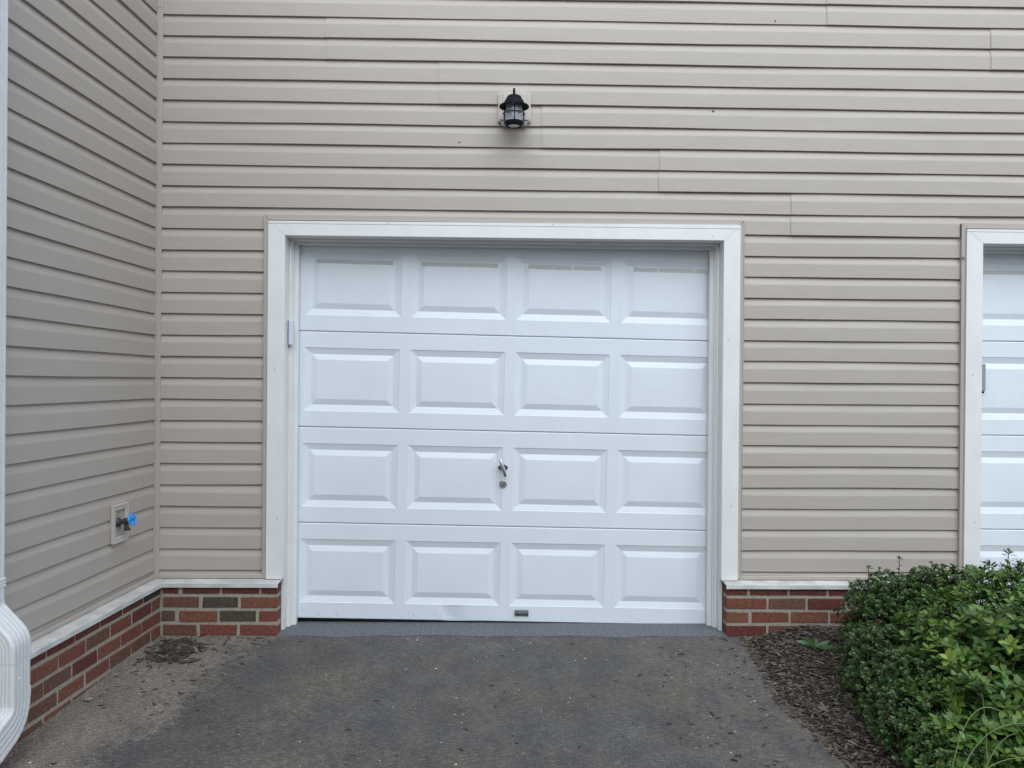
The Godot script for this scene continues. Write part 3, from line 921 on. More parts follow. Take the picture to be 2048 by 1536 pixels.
func drive_texture() -> ImageTexture:
	var W := 1470
	var H := 840
	var x0 := -2.0
	var sx := 3.5 / W
	var sz := 2.0 / H
	var ns := []
	for q: Array in [[301, 0.009, 5], [302, 0.04, 4], [303, 0.22, 3], [304, 0.0045, 4], [305, 0.42, 2]]:
		var n := FastNoiseLite.new()
		n.seed = q[0]
		n.frequency = q[1]
		n.fractal_octaves = q[2]
		n.noise_type = FastNoiseLite.TYPE_SIMPLEX_SMOOTH
		var im := n.get_image(W, H, false, false, false)
		im.convert(Image.FORMAT_L8)
		ns.append(im.get_data())
	var A: PackedByteArray = ns[0]
	var B: PackedByteArray = ns[1]
	var C: PackedByteArray = ns[2]
	var D: PackedByteArray = ns[3]
	var E: PackedByteArray = ns[4]
	var data := PackedByteArray()
	data.resize(W * H * 3)
	var lut := PackedByteArray()
	for i in 1001:
		lut.append(int(clampf(Color(i / 1000.0, 0, 0).linear_to_srgb().r, 0, 1) * 255.0))
	for j in H:
		var z := 0.06 + (j + 0.5) * sz
		var le := growth_edge(z)
		for i in W:
			var k := j * W + i
			var x := x0 + (i + 0.5) * sx
			var a := A[k] / 255.0 - 0.5
			var b := B[k] / 255.0 - 0.5
			var c := C[k] / 255.0 - 0.5
			var d := D[k] / 255.0 - 0.5
			var e := E[k] / 255.0 - 0.5
			var h := C[j * W + i / 4] / 255.0 - 0.5
			# black-stained slab, with worn brown patches
			var v := 0.086 + 0.050 * a + 0.030 * b
			var warm := clampf(0.75 + d * 1.8 + a * 0.9 + b * 0.8, 0.0, 1.3)
			var r := v * (0.98 + 0.18 * warm)
			var g := v * (1.0 + 0.04 * warm)
			var bl := v * (1.08 - 0.16 * warm)
			var worn := 0.0
			if x > 0.55:
				worn = maxf(worn, blot(x, z, 1.05, 0.50, 0.42, 0.40) * (0.55 + a))
				worn = maxf(worn, blot(x, z, 1.15, 1.15, 0.35, 0.5) * (0.30 + a))
			elif x > -0.25:
				worn = maxf(worn, blot(x, z, -0.02, 0.215, 0.10, 0.07) * 0.8)
			else:
				var tt := clampf((z - 0.42) / 0.7, -0.2, 1.4)
				worn = maxf(worn, blot(x - lerpf(-0.60, -0.95, tt), z, 0.0, 0.85, 0.17, 0.55) * (0.75 + a))
				worn = maxf(worn, blot(x, z, -0.8, 1.55, 0.5, 0.45) * (0.7 + a))
			worn = clampf(worn, 0.0, 1.0)
			worn *= clampf(0.75 + 1.6 * b + 1.2 * h, 0.0, 1.2)
			r = lerpf(r, 0.150, worn * 0.8)
			g = lerpf(g, 0.130, worn * 0.8)
			bl = lerpf(bl, 0.108, worn * 0.8)
			# bare tan concrete in the corner; the black growth ends in specks and islands
			if x < -0.9:
				var dist := le - x + a * 0.14 + b * 0.12 + h * 0.10 + e * 0.08
				var t := clampf(dist / 0.16 + 0.5, 0.0, 1.0)
				var tv := 1.0 + 0.45 * a + 0.4 * b
				r = lerpf(r, 0.190 * tv, t)
				g = lerpf(g, 0.164 * tv, t)
				bl = lerpf(bl, 0.140 * tv, t)
			# brush marks, sand grains, pale scuffs
			var f := 1.0 + 1.0 * c + 0.95 * e + 0.75 * h
			if h > 0.17 and c > 0.02:
				f += 0.55
			f = maxf(f, 0.35)
			data[k * 3] = lut[clampi(int(r * f * 1000.0), 0, 1000)]
			data[k * 3 + 1] = lut[clampi(int(g * f * 1000.0), 0, 1000)]
			data[k * 3 + 2] = lut[clampi(int(bl * f * 1000.0), 0, 1000)]
	return ImageTexture.create_from_image(Image.create_from_data(W, H, false, Image.FORMAT_RGB8, data))

func build_ground() -> void:
	var s := begin()
	quad(s, Vector3(-80, -0.42, -60), Vector3(80, -0.42, -60), Vector3(80, -0.42, 90), Vector3(-80, -0.42, 90), Vector3.UP)
	structure(obj("ground", s, M.ground))
	# slab in front of the door
	var m := StandardMaterial3D.new()
	m.albedo_texture = drive_texture()
	m.roughness = 0.88
	m.normal_enabled = true
	m.normal_texture = noise_tex(51, 0.16, Color.WHITE, Color.WHITE, 3, 1024, true, 6.0)
	m.normal_scale = 0.5
	s = begin()
	var nz := 60
	for j in nz:
		var za := lerpf(0.070, 2.05, float(j) / nz)
		var zb := lerpf(0.070, 2.05, float(j + 1) / nz)
		for i in 12:
			var p := []
			for q: Array in [[0, za], [1, za], [1, zb], [0, zb]]:
				var zz: float = q[1]
				var x := lerpf(-1.95, edge_x(zz), float(i + q[0]) / 12)
				p.append(Vector3(x, drive_y(zz), zz))
			for order: Array in [[0, 1, 2], [0, 2, 3]]:
				for o: int in order:
					s.set_normal(Vector3.UP)
					s.set_uv(Vector2((p[o].x + 2.0) / 3.5, (p[o].z - 0.06) / 2.0))
					s.add_vertex(p[o])
		for face in 1:
			var a := Vector3(edge_x(za), drive_y(za), za)
			var b := Vector3(edge_x(zb), drive_y(zb), zb)
			for o: Vector3 in [a, b, b + Vector3(0, -0.12, 0), a, b + Vector3(0, -0.12, 0), a + Vector3(0, -0.12, 0)]:
				s.set_normal(Vector3.RIGHT)
				s.set_uv(Vector2((o.x + 2.0) / 3.5, (o.z - 0.06 - o.y) / 2.0))
				s.add_vertex(o)
	s.generate_tangents()
	structure(obj("driveway", s, m))
	s = begin()
	quad(s, Vector3(-1.95, drive_y(2.062), 2.062), Vector3(1.34, drive_y(2.062), 2.062), Vector3(1.34, drive_y(9.0), 9.0), Vector3(-1.95, drive_y(9.0), 9.0), Vector3.UP)
	quad(s, Vector3(2.60, drive_y(0.08), 0.08), Vector3(5.05, drive_y(0.08), 0.08), Vector3(5.05, drive_y(9.0), 9.0), Vector3(2.60, drive_y(9.0), 9.0), Vector3.UP)
	structure(obj("driveway", s, M.slab))
	# thresholds: grey troweled strips under the doors
	for e: Array in [[-1.1465, 1.2465], [2.54, 5.08]]:
		s = begin()
		var n := 30
		for i in n:
			var a: float = lerpf(e[0], e[1], float(i) / n)
			var b: float = lerpf(e[0], e[1], float(i + 1) / n)
			var fa := 0.074 + wob.get_noise_2d(a * 3.0, 5.0) * 0.03
			var fb := 0.074 + wob.get_noise_2d(b * 3.0, 5.0) * 0.03
			quad(s, Vector3(a, 0.0125, fa), Vector3(b, 0.0125, fb), Vector3(b, 0.017, -0.02), Vector3(a, 0.017, -0.02), Vector3.UP)
			quad(s, Vector3(a, 0.017, -0.02), Vector3(b, 0.017, -0.02), Vector3(b, 0.0155, -2.2), Vector3(a, 0.0155, -2.2), Vector3.UP)
			quad(s, Vector3(a, 0.0125, fa), Vector3(b, 0.0125, fb), Vector3(b, -0.05, fb), Vector3(a, -0.05, fa), Vector3.BACK)
		structure(obj("threshold", s, M.threshold))

func bed_y(x: float, z: float) -> float:
	var inner := clampf((x - edge_x(z)) / 0.30, 0.0, 1.0)
	var back := clampf(1.0 - (z - 0.06) / 0.6, 0.0, 1.0)
	return drive_y(z) - 0.022 + inner * (0.040 + 0.035 * back) + wob.get_noise_2d(x * 3.0, z * 3.0 + 20.0) * 0.014

func chip_mesh() -> ArrayMesh:
	# one splinter of bark: a bent, tapered sliver
	var s := begin()
	var ring := [[-0.5, 0.12, 0.10, 0.0], [-0.3, 0.42, 0.32, 0.06], [0.1, 0.5, 0.5, 0.12], [0.38, 0.34, 0.3, 0.05], [0.5, 0.10, 0.12, 0.0]]
	for i in ring.size() - 1:
		var a: Array = ring[i]
		var b: Array = ring[i + 1]
		var pa := []
		var pb := []
		for k in 4:
			var yy := -1.0 if k < 2 else 1.0
			var zz := -1.0 if k in [0, 3] else 1.0
			pa.append(Vector3(a[0], a[3] + yy * a[2] * 0.5, zz * a[1]))
			pb.append(Vector3(b[0], b[3] + yy * b[2] * 0.5, zz * b[1]))
		for k in 4:
			quad(s, pa[k], pa[(k + 1) % 4], pb[(k + 1) % 4], pb[k], (pa[k] + pa[(k + 1) % 4]) * Vector3(0, 1, 1) - Vector3(0, a[3] * 2.0, 0))
	var m := s.commit()
	m.surface_set_material(0, M.chip)
	return m

func scatter(called: String, mesh: Mesh, items: Array, parent: Node = self) -> MultiMeshInstance3D:
	var mm := MultiMesh.new()
	mm.transform_format = MultiMesh.TRANSFORM_3D
	mm.use_colors = true
	mm.mesh = mesh
	mm.instance_count = items.size()
	for i in items.size():
		mm.set_instance_transform(i, items[i][0])
		mm.set_instance_color(i, items[i][1])
	var o := MultiMeshInstance3D.new()
	o.name = called
	o.multimesh = mm
	o.set_meta("kind", "stuff")
	parent.add_child(o, true)
	return o

func chip_at(p: Vector3, lmin: float, lmax: float, tilt: float, tone: float) -> Array:
	var l := rng.randf_range(lmin, lmax) * (1.0 if rng.randf() < 0.8 else 1.6)
	var b := Basis.from_euler(Vector3(rng.randf_range(-tilt, tilt) * 2.0, rng.randf() * TAU, rng.randf_range(-tilt, tilt)))
	b = b * Basis.from_scale(Vector3(l, rng.randf_range(0.004, 0.008), l * rng.randf_range(0.14, 0.32)))
	var v := tone * exp(rng.randf_range(-0.75, 0.75))
	var warm := rng.randf()
	return [Transform3D(b, p), Color(v * lerpf(1.06, 1.24, warm), v * lerpf(0.92, 0.88, warm), v * lerpf(0.82, 0.60, warm))]

func build_mulch() -> void:
	var s := begin()
	var nx := 26
	var nz := 36
	for i in nx:
		for j in nz:
			var p := []
			for q: Array in [[0, 0], [1, 0], [1, 1], [0, 1]]:
				var z := lerpf(0.05, 2.6, float(j + q[1]) / nz)
				var x := lerpf(edge_x(z) - 0.012, 2.62, float(i + q[0]) / nx)
				p.append(Vector3(x, bed_y(x, z), z))
			tri(s, p[0], p[1], p[2], Vector3.UP)
			tri(s, p[0], p[2], p[3], Vector3.UP)
	structure(obj("planting_bed", s, M.soil))
	var cm := chip_mesh()
	var items := []
	for k in 8200:
		var z := rng.randf_range(0.06, 1.75)
		var x := edge_x(z) + pow(rng.randf(), 1.25) * 1.15 - 0.015 - (0.035 * rng.randf() * rng.randf())
		items.append(chip_at(Vector3(x, maxf(bed_y(x, z), drive_y(z) if x < edge_x(z) else -9.0) + rng.randf_range(0.001, 0.010), z), 0.011, 0.034, 0.30, 0.085))
	var o := scatter("bark_mulch", cm, items)
	tag(o, "brown shredded bark mulch covering the planting bed", "mulch")
	# drift of bark washed into the corner
	items = []
	for k in 330:
		var a := rng.randf() * TAU
		var r := absf(rng.randfn()) * 0.52
		var x := -1.585 + cos(a) * r * 0.155 + sin(a) * 0.02
		var z := 0.285 + sin(a) * r * 0.185
		if x < -1.745 or z < 0.075:
			continue
		items.append(chip_at(Vector3(x, drive_y(z) + rng.randf_range(0.002, 0.014) * maxf(1.0 - r * 0.7, 0.1) + 0.002, z), 0.018, 0.055, 0.12, 0.050))
	for k in 120:
		var x := rng.randf_range(-1.74, -1.15)
		var z := 0.09 + pow(rng.randf(), 1.5) * 0.9
		items.append(chip_at(Vector3(x, drive_y(z) + 0.003, z), 0.008, 0.026, 0.05, 0.045))
	o = scatter("bark_drift", cm, items)
	tag(o, "drift of dark bark shreds in the corner of driveway and brick", "mulch")
	# litter on the slab: twigs and specks
	items = []
	for k in 150:
		var x := rng.randf_range(-1.6, 1.28)
		var z := rng.randf_range(0.09, 1.7)
		if k > 60:
			x = edge_x(z) - pow(rng.randf(), 2.0) * 0.5
		items.append(chip_at(Vector3(x, drive_y(z) + 0.003, z), 0.008, 0.030, 0.04, 0.05))
	o = scatter("bark_litter", cm, items)
	tag(o, "loose dark bark shreds scattered over the grey driveway", "litter")
	# pale flecks of paint and grit
	var fs := begin()
	for k in 3:
		var t0 := TAU * k / 3
		tri(fs, Vector3(0, 0.25, 0), Vector3(cos(t0), 0, sin(t0)), Vector3(cos(t0 + TAU / 3), 0, sin(t0 + TAU / 3)), Vector3(cos(t0 + 1.05), 0.8, sin(t0 + 1.05)).normalized())
	var fm := fs.commit()
	fm.surface_set_material(0, M.chip)
	items = []
	for k in 190:
		var x := rng.randf_range(-1.7, 1.25)
		var z := 0.09 + pow(rng.randf(), 1.15) * 1.7
		var sc := exp(rng.randf_range(-6.2, -4.75))
		var v := rng.randf_range(0.45, 0.8)
		items.append([Transform3D(Basis.from_euler(Vector3(0, rng.randf() * TAU, 0)) * Basis.from_scale(Vector3(sc, sc * 0.6, sc * rng.randf_range(0.4, 1.0))), Vector3(x, drive_y(z) + 0.0012, z)), Color(v, v, v * 0.97)])
	for k in 60:
		var z := rng.randf_range(0.1, 1.6)
		var x := edge_x(z) + rng.randf_range(-0.1, 0.4)
		var v := rng.randf_range(0.3, 0.7)
		var sc := exp(rng.randf_range(-6.0, -5.0))
		items.append([Transform3D(Basis.from_scale(Vector3(sc, sc * 0.8, sc * 0.6)), Vector3(x, maxf(drive_y(z), bed_y(x, z) + 0.008) + 0.001, z)), Color(v, v, v)])
	for k in 70:
		var v := rng.randf_range(0.35, 0.75)
		var sc := exp(rng.randf_range(-6.3, -5.2))
		var z := rng.randf_range(-0.02, 0.065)
		items.append([Transform3D(Basis(Vector3.UP, rng.randf() * TAU) * Basis.from_scale(Vector3(sc, sc * 0.6, sc * 0.6)), Vector3(rng.randf_range(-1.1, 1.2), 0.0165 - z * 0.03, z)), Color(v, v, v)])
	o = scatter("pale_grit", fm, items)
	tag(o, "tiny white flecks of grit strewn over the driveway", "grit")
	# the one stone lying by the brick, and two smaller ones
	var pebbles := [[Vector3(-1.735, 0, 0.845), 0.018, "flat pale stone lying on the concrete beside the brick base", 0.34], [Vector3(-1.675, 0, 0.70), 0.0125, "small tan pebble lying between pale stone and bark drift", 0.26], [Vector3(1.225, 0, 0.275), 0.011, "small grey pebble on the driveway beside the mulch bed", 0.20]]
	for q: Array in pebbles:
		s = begin()
		var r: float = q[1]
		var c: Vector3 = q[0]
		var prof := [0.0, 0.45, 0.82, 1.0, 0.86, 0.0]
		var hh := [-0.3, -0.26, -0.1, 0.12, 0.34, 0.44]
		for i in 5:
			for k in 12:
				var pts := []
				for e: Array in [[i, k], [i, k + 1], [i + 1, k + 1], [i + 1, k]]:
					var a: float = TAU * (e[1] % 12) / 12.0
					var rad: float = prof[e[0]] * r * (1.0 + 0.12 * sin(a * 2.0 + c.x * 9.0) + 0.07 * sin(a * 3.0))
					pts.append(Vector3(cos(a) * rad, hh[e[0]] * r, sin(a) * rad * 0.75))
				quad(s, pts[0], pts[1], pts[2], pts[3], pts[0] + pts[2])
		var v: float = q[3]
		var o2 := obj("pebble", s, mat(lin(v, v * 0.95, v * 0.88), 0.85, noise_tex(61, 0.05, Color(0.75, 0.75, 0.75), Color.WHITE, 4, 256), Vector3(12, 12, 12)))
		o2.position = Vector3(c.x, drive_y(c.z) + 0.28 * r, c.z)
		tag(o2, q[2], "stone")

# ---------------------------------------------------------------- planting
func leaf_mesh(fold: float, droop: float, wide: float, pointed: float) -> ArrayMesh:
	# unit leaf along +z, face up, folded along the midrib
	var s := begin()
	var L := []
	var C := []
	var R := []
	var n := 5
	for i in n + 1:
		var t := float(i) / n
		var w := wide * pow(sin(PI * pow(t, pointed)), 0.8) * 0.5 if i > 0 and i < n else (0.018 if i == 0 else 0.0)
		var y := -droop * t * t
		C.append(Vector3(0, y, t))
		L.append(Vector3(-w, y + w * fold, t))
		R.append(Vector3(w, y + w * fold, t))
	for i in n:
		for S: Array in [L, R]:
			tri(s, C[i], C[i + 1], S[i + 1], Vector3.UP)
			if i > 0 or true:
				tri(s, C[i], S[i + 1], S[i], Vector3.UP)
	var m := s.commit()
	m.surface_set_material(0, M.leaf)
	return m

func facing(dir: Vector3, up: Vector3) -> Basis:
	var z := dir.normalized()
	var x := up.cross(z)
	if x.length() < 1e-3:
		x = Vector3.RIGHT.cross(z)
	x = x.normalized()
	return Basis(x, z.cross(x), z)

func leaf_color(base: Color, spread: float) -> Color:
	if rng.randf() < 0.012:
		return Color(0.17, 0.12, 0.035) * rng.randf_range(0.5, 1.1)
	var v := exp(rng.randf_range(-spread, spread))
	var y := rng.randf_range(-0.12, 0.18)
	return Color(base.r * v * (1.0 + y), base.g * v, base.b * v * (1.0 - y))

# rosettes of leaves at the twig ends of a lumpy crown; lobes: [centre, radii]
func shrub(called: String, label: String, grp: String, at: Vector3, lobes: Array, twigs: int, size: Array, per: int, base: Color, fresh: Color, meshes: Array, singles: int, shoots: Array) -> void:
	var t := group_node(called, self, at)
	tag(t, label, "shrub", grp)
	var eye := Vector3(0, 1.36, 4.287) - at
	var total := 0.0
	for l: Array in lobes:
		total += l[1].x * l[1].y
	var leaves := []
	var wood := begin()
	for li in lobes.size():
		var l: Array = lobes[li]
		var c: Vector3 = l[0]
		var r: Vector3 = l[1]
		var n := int(twigs * (r.x * r.y) / total)
		for k in n:
			var d := Vector3(rng.randfn(), rng.randfn(), rng.randfn()).normalized()
			if d.y < -0.45:
				d.y = -d.y
			var depth := 1.0 - pow(rng.randf(), 1.7) * 0.55
			var lump := 1.0 + 0.20 * wob.get_noise_3d((c.x + d.x * r.x) * 4.5 + at.x * 7.0, (c.y + d.y * r.y) * 4.5, (c.z + d.z * r.z) * 4.5)
			var p := c + d * r * depth * lump
			if p.y < 0.02:
				p.y = 0.02 + rng.randf() * 0.05
			var outward := (d * Vector3(1 / r.x, 1 / r.y, 1 / r.z)).normalized()
			var grow := (outward * 0.75 + Vector3.UP * rng.randf_range(0.25, 0.9) + Vector3(rng.randfn(), rng.randfn(), rng.randfn()) * 0.28).normalized()
			var young := clampf((depth - 0.86) * 4.0, 0.0, 1.0) * rng.randf()
			rosette(leaves, p, grow, per, size, base.lerp(fresh, young), 0.36)
			if k % 5 == 0 and depth > 0.75:
				var a := p - grow * rng.randf_range(0.05, 0.11)
				tube(wood, [a, p], [0.0022, 0.0012], 5)
	# shoots that stand out of the crown: [foot, tip, leaves along it]
	for sh: Array in shoots:
		var a: Vector3 = sh[0]
		var b: Vector3 = sh[1]
		var mid := (a + b) / 2.0 + Vector3(rng.randfn(), 0, rng.randfn()) * 0.008
		tube(wood, [a, mid, b], [0.0026, 0.0022, 0.0014], 6)
		rosette(leaves, b, (b - mid).normalized(), per + 1, [size[0] * 1.05, size[1] * 1.1], fresh if sh[2] else base, 0.15)
		for k in 5:
			var q := a.lerp(b, 0.35 + 0.12 * k)
			var az := k * 2.4
			var dir := ((b - a).normalized() * 0.7 + Vector3(cos(az), 0.1, sin(az))).normalized()
			leaves.append([Transform3D(facing(dir, Vector3.UP) * Basis.from_scale(Vector3.ONE * rng.randf_range(size[0], size[1])), q), leaf_color(base.lerp(fresh, 0.5 if sh[2] else 0.0), 0.2)])
	# main stems
	for k in 9:
		var l: Array = lobes[k % lobes.size()]
		var c: Vector3 = l[0]
		var a := TAU * k / 9.0
		var foot := Vector3(c.x * 0.7 + cos(a) * 0.03, -0.03, c.z * 0.7 + sin(a) * 0.03)
		var tip: Vector3 = c + Vector3(cos(a), 0.35, sin(a)) * l[1] * 0.75
		tube(wood, [foot, foot.lerp(tip, 0.5) + Vector3(0, 0.03, 0), tip], [0.009, 0.006, 0.003], 6)
	obj("stems", wood, M.stem, t)
	# the leaves that face the viewer are leaves of their own, the rest are one mass
	var rest := leaves
	if singles > 0:
		leaves.sort_custom(func(a: Array, b: Array) -> bool: return a[2] < b[2] if a.size() > 2 else a[0].origin.distance_to(eye) < b[0].origin.distance_to(eye))
		var mats := []
		for k in 6:
			var v: float = [0.7, 0.85, 1.0, 1.1, 1.0, 1.1][k]
			var c := base.lerp(fresh, [0.0, 0.0, 0.1, 0.3, 0.6, 0.9][k])
			var m: StandardMaterial3D = M.leaf.duplicate()
			m.vertex_color_use_as_albedo = false
			m.albedo_color = Color(c.r * v, c.g * v, c.b * v).linear_to_srgb()
			mats.append(m)
		for i in mini(singles, leaves.size()):
			var o := MeshInstance3D.new()
			o.name = "leaf"
			o.mesh = meshes[i % meshes.size()]
			var lc: Color = leaves[i][1]
			var best := 0
			for k in 6:
				if absf(mats[k].albedo_color.srgb_to_linear().g - lc.g) < absf(mats[best].albedo_color.srgb_to_linear().g - lc.g):
					best = k
			o.material_override = mats[best]
			t.add_child(o, true)
			o.transform = leaves[i][0]
		rest = leaves.slice(singles)
	for k in meshes.size():
		var part := []
		for i in range(k, rest.size(), meshes.size()):
			part.append(rest[i])
		scatter("foliage", meshes[k], part, t)

func rosette(leaves: Array, p: Vector3, grow: Vector3, per: int, size: Array, col: Color, spread: float) -> void:
	var u := grow.cross(Vector3.UP if absf(grow.y) < 0.95 else Vector3.RIGHT).normalized()
	var w := grow.cross(u)
	var a0 := rng.randf() * TAU
	for k in per:
		var a := a0 + 2.39996 * k
		var rise := lerpf(0.15, 1.15, float(k) / per) + rng.randf_range(-0.15, 0.15)
		var dir := (u * cos(a) + w * sin(a)) + grow * rise
		var len := rng.randf_range(size[0], size[1]) * lerpf(1.0, 0.62, float(k) / per)
		var foot: Vector3 = p - grow * (0.016 * (1.0 - float(k) / per)) * (size[1] / 0.05)
		leaves.append([Transform3D(facing(dir, grow) * Basis.from_scale(Vector3.ONE * len), foot), leaf_color(col, spread)])

func build_planting() -> void:
	var broad := [leaf_mesh(0.26, 0.10, 0.46, 1.22), leaf_mesh(0.18, 0.24, 0.50, 1.30), leaf_mesh(0.38, 0.02, 0.42, 1.15)]
	var small := [leaf_mesh(0.25, 0.08, 0.55, 1.1), leaf_mesh(0.4, 0.18, 0.50, 1.1)]
	var green := Color(0.058, 0.130, 0.022)
	var fresh := Color(0.18, 0.28, 0.045)
	var deep := Color(0.038, 0.088, 0.020)
	# fine-leaved bush along the mulch
	shrub("boxwood_shrub", "dense dark green bush with tiny leaves leaning over the mulch", "", Vector3(1.80, 0.0, 0.62), [[Vector3(0.12, 0.20, -0.14), Vector3(0.25, 0.25, 0.20)], [Vector3(-0.07, 0.10, 0.16), Vector3(0.20, 0.20, 0.24)], [Vector3(-0.11, 0.07, 0.44), Vector3(0.21, 0.20, 0.26)], [Vector3(0.32, 0.28, -0.12), Vector3(0.24, 0.20, 0.20)], [Vector3(-0.19, 0.04, 0.70), Vector3(0.17, 0.18, 0.22)], [Vector3(-0.22, 0.0, 0.94), Vector3(0.15, 0.16, 0.18)]], 5200, [0.014, 0.023], 9, deep, Color(0.085, 0.15, 0.035), small, 0, [[Vector3(0.00, 0.36, -0.10), Vector3(-0.01, 0.49, -0.10), false], [Vector3(0.14, 0.38, -0.12), Vector3(0.15, 0.53, -0.12), false], [Vector3(-0.08, 0.32, -0.08), Vector3(-0.11, 0.42, -0.07), false]])
	# broad-leaved bushes
	shrub("azalea_shrub", "leafy bush with pale new shoots and broad glossy leaves beside long grass", "leafy bushes in the mulch bed", Vector3(2.06, 0.0, 1.08), [[Vector3(0.02, 0.22, 0.0), Vector3(0.42, 0.29, 0.34)], [Vector3(-0.22, 0.08, 0.20), Vector3(0.30, 0.24, 0.28)], [Vector3(0.30, 0.25, 0.05), Vector3(0.34, 0.28, 0.34)], [Vector3(-0.18, -0.02, 0.46), Vector3(0.34, 0.22, 0.22)], [Vector3(-0.30, 0.06, 0.36), Vector3(0.26, 0.23, 0.24)], [Vector3(-0.40, -0.02, 0.52), Vector3(0.20, 0.18, 0.18)], [Vector3(0.16, 0.06, 0.40), Vector3(0.36, 0.26, 0.26)]], 1900, [0.033, 0.056], 8, green, fresh, broad, 300, [[Vector3(-0.26, 0.22, 0.20), Vector3(-0.34, 0.33, 0.24), true], [Vector3(-0.10, 0.28, 0.24), Vector3(-0.13, 0.40, 0.28), true], [Vector3(-0.28, 0.14, 0.30), Vector3(-0.38, 0.22, 0.36), true], [Vector3(0.12, 0.34, 0.20), Vector3(0.10, 0.47, 0.24), true], [Vector3(-0.15, 0.10, 0.42), Vector3(-0.22, 0.20, 0.48), true]])
	shrub("azalea_shrub", "leafy bush against the wall with dark upright sprigs before second door", "leafy bushes in the mulch bed", Vector3(2.36, 0.0, 0.56), [[Vector3(0.0, 0.24, 0.0), Vector3(0.40, 0.28, 0.26)], [Vector3(0.32, 0.27, 0.06), Vector3(0.36, 0.28, 0.28)]], 850, [0.030, 0.046], 8, green, Color(0.12, 0.21, 0.04), broad, 260, [[Vector3(0.02, 0.44, 0.12), Vector3(0.0, 0.60, 0.13), false], [Vector3(0.12, 0.44, 0.16), Vector3(0.13, 0.64, 0.17), false]])
	# weed growing in the mulch
	var wd := group_node("weed", self, Vector3(1.615, bed_y(1.615, 0.33), 0.33))
	tag(wd, "low broad-leaved weed growing in the bark mulch", "weed")
	var wm := leaf_mesh(0.35, 0.25, 0.25, 0.95)
	var wmat: StandardMaterial3D = M.leaf.duplicate()
	wmat.vertex_color_use_as_albedo = false
	wmat.albedo_color = lin(0.055, 0.13, 0.035)
	for q: Array in [[-2.0, 0.35, 0.095], [-0.9, 0.75, 0.10], [0.9, 0.30, 0.095], [1.5, 0.55, 0.085], [-1.35, 0.95, 0.085], [0.1, 0.5, 0.08], [2.6, 0.5, 0.09]]:
		var o := MeshInstance3D.new()
		o.name = "leaf"
		o.mesh = wm
		o.material_override = wmat
		wd.add_child(o, true)
		o.transform = Transform3D(facing(Vector3(sin(q[0]), q[1], cos(q[0])), Vector3(0, 0.55, 0.85)) * Basis.from_scale(Vector3.ONE * q[2]), Vector3(0, 0.0, 0))
	# long arching blades in front of the bush
	var gr := group_node("grass_tuft", self, Vector3(1.44, -0.06, 1.86))
	tag(gr, "few long pale grass blades arching across the leafy bush", "grass")
	var gm := mat(lin(0.22, 0.29, 0.11), 0.6)
	gm.backlight_enabled = true
	gm.backlight = lin(0.1, 0.14, 0.04)
	for q: Array in [[Vector3(-0.04, 0, 0), Vector3(0.0, 0.42, 0.01), Vector3(0.22, 0.38, 0.02)], [Vector3(-0.02, 0, -0.04), Vector3(0.01, 0.68, -0.02), Vector3(0.26, 0.26, 0.0)], [Vector3(0.03, 0, 0.0), Vector3(0.08, 0.34, 0.0), Vector3(0.18, 0.35, 0.01)], [Vector3(-0.06, 0, 0.02), Vector3(0.02, 0.31, 0.02), Vector3(0.22, 0.28, 0.03)], [Vector3(0.09, 0, 0.0), Vector3(0.10, 0.26, 0.0), Vector3(0.085, 0.46, -0.02)]]:
		var s := begin()
		var pa := []
		var rad := []
		for k in 15:
			var t := k / 14.0
			pa.append(q[0].lerp(q[1], t).lerp(q[1].lerp(q[2], t), t))
			rad.append(0.0019 * (1.0 - 0.75 * t) + 0.0003)
		tube(s, pa, rad, 5)
		obj("blade", s, gm, gr)

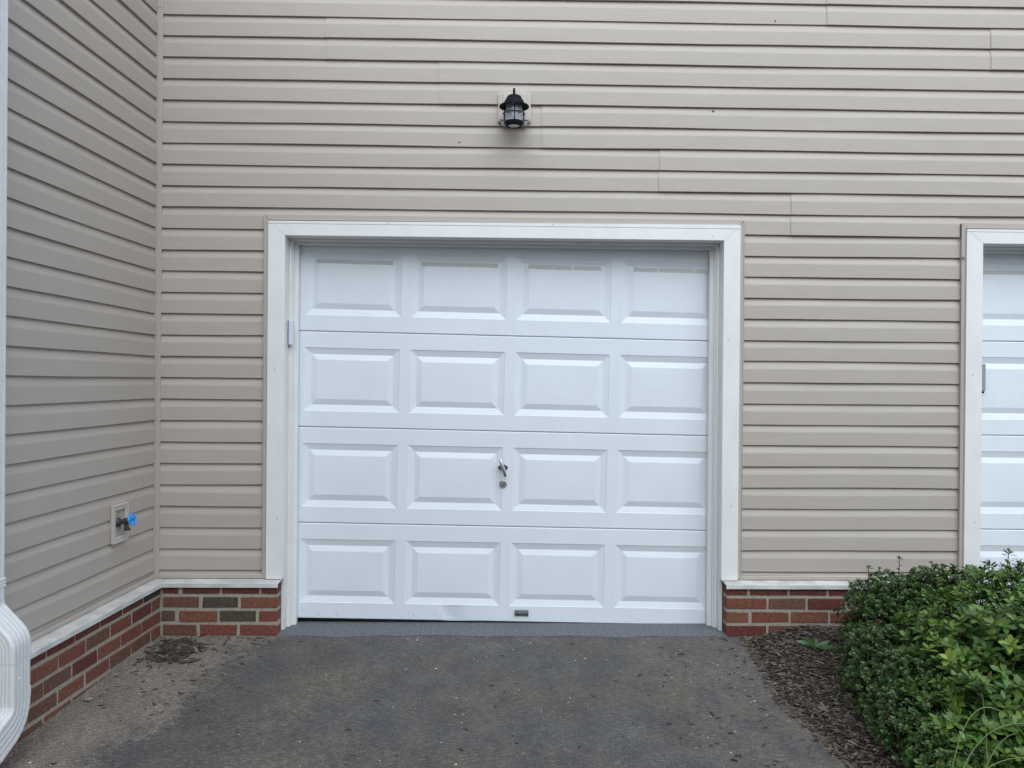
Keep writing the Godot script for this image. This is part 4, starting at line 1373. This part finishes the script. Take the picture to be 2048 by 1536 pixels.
# trees added out of view behind the viewer: they keep the low sky off the lower wall
func build_shade_trees() -> void:
	var spray := begin()
	var one := leaf_mesh(0.2, 0.2, 0.5, 1.0)
	for k in 9:
		var a := 2.39996 * k
		var dir := Vector3(cos(a), 0.25 + 0.1 * k, sin(a))
		spray.append_from(one, 0, Transform3D(facing(dir, Vector3.UP) * Basis.from_scale(Vector3.ONE * (1.0 - 0.05 * k)), Vector3.ZERO))
	var sm := spray.commit()
	sm.surface_set_material(0, M.leaf)
	for i in 5:
		var at := Vector3(-7.2 + 3.7 * i + rng.randf_range(-0.4, 0.4), -0.42, 10.2 + rng.randf_range(-0.5, 0.6))
		var t := group_node("added_shade_tree", self, at)
		tag(t, "leafy tree added out of view to shade the lower wall", "tree", "added shade trees out of view")
		var s := begin()
		var lean := Vector3(rng.randf_range(-0.3, 0.3), 0, rng.randf_range(-0.3, 0.3))
		tube(s, [Vector3(0, -0.05, 0), lean * 0.3 + Vector3(0, 1.2, 0), lean + Vector3(0, 3.6, 0), lean * 1.2 + Vector3(0, 5.6, 0)], [0.16, 0.13, 0.09, 0.03], 10)
		for k in 9:
			var a := 2.4 * k
			var y0 := 1.3 + 0.42 * k
			tube(s, [lean * 0.5 + Vector3(0, y0, 0), lean * 0.6 + Vector3(cos(a) * 0.7, y0 + 0.45, sin(a) * 0.6), lean * 0.7 + Vector3(cos(a) * 1.35, y0 + 0.75, sin(a) * 1.0)], [0.05, 0.035, 0.012], 7)
		obj("trunk", s, M.stem, t)
		var items := []
		for k in 900:
			var d := Vector3(rng.randfn(), rng.randfn(), rng.randfn()).normalized()
			var p := lean + Vector3(0, 4.0, 0) + d * Vector3(1.9, 3.1, 1.5) * (1.0 - 0.6 * pow(rng.randf(), 1.5)) * (1.0 + 0.3 * wob.get_noise_3d(d.x * 2.0 + i * 5.0, d.y * 2.0, d.z * 2.0))
			var g := (d + Vector3(rng.randfn(), rng.randfn() + 0.6, rng.randfn()) * 0.4).normalized()
			items.append([Transform3D(facing(g, Vector3.UP) * Basis(Vector3.RIGHT, PI / 2) * Basis.from_scale(Vector3.ONE * rng.randf_range(0.20, 0.34)), p), leaf_color(Color(0.045, 0.085, 0.025), 0.3)])
		scatter("crown", sm, items, t)

# ---------------------------------------------------------------- start
func _ready() -> void:
	rng.seed = 20240611
	wob.seed = 77
	wob.frequency = 1.0
	wob.fractal_octaves = 2
	# camera
	var cam := Camera3D.new()
	cam.name = "camera"
	add_child(cam)
	cam.position = Vector3(0, 1.36, 4.287)
	cam.rotation = Vector3(-0.00239, -0.02044, 0.00811)
	cam.fov = 2.0 * rad_to_deg(atan(768.0 / 1590.0))
	cam.near = 0.05
	cam.far = 400.0
	# sky, exposure
	var env := Environment.new()
	var sky := Sky.new()
	var sm := ProceduralSkyMaterial.new()
	sm.sky_top_color = Color(0.56, 0.745, 1.0)
	sm.sky_horizon_color = Color(0.745, 0.865, 1.0)
	sm.sky_curve = 0.25
	sm.ground_bottom_color = Color(0.45, 0.44, 0.42)
	sm.ground_horizon_color = Color(0.60, 0.60, 0.59)
	sm.sun_angle_max = 20.0
	sky.sky_material = sm
	env.background_mode = Environment.BG_SKY
	env.sky = sky
	env.tonemap_mode = Environment.TONE_MAPPER_LINEAR
	env.tonemap_exposure = 2.25
	env.sdfgi_enabled = true
	env.ssao_enabled = true
	env.ssil_enabled = true
	var we := WorldEnvironment.new()
	we.environment = env
	add_child(we)
	# the bright part of the overcast, high behind the viewer
	var sun := DirectionalLight3D.new()
	sun.name = "sun"
	sun.light_energy = 0.5
	sun.light_angular_distance = 70.0
	sun.light_color = Color(0.93, 0.965, 1.0)
	sun.shadow_enabled = true
	add_child(sun)
	sun.look_at_from_position(Vector3(0.40, 2.95, 3.7), Vector3.ZERO)

	make_materials()
	build_house()
	build_ground()
	build_lantern()
	build_tap(Transform3D(Basis(Vector3.UP, SIDE_TURN), Vector3(SIDE_X, 0, 0)))
	build_downspout()
	build_sensors()
	build_planting()
	build_mulch()
	build_shade_trees()
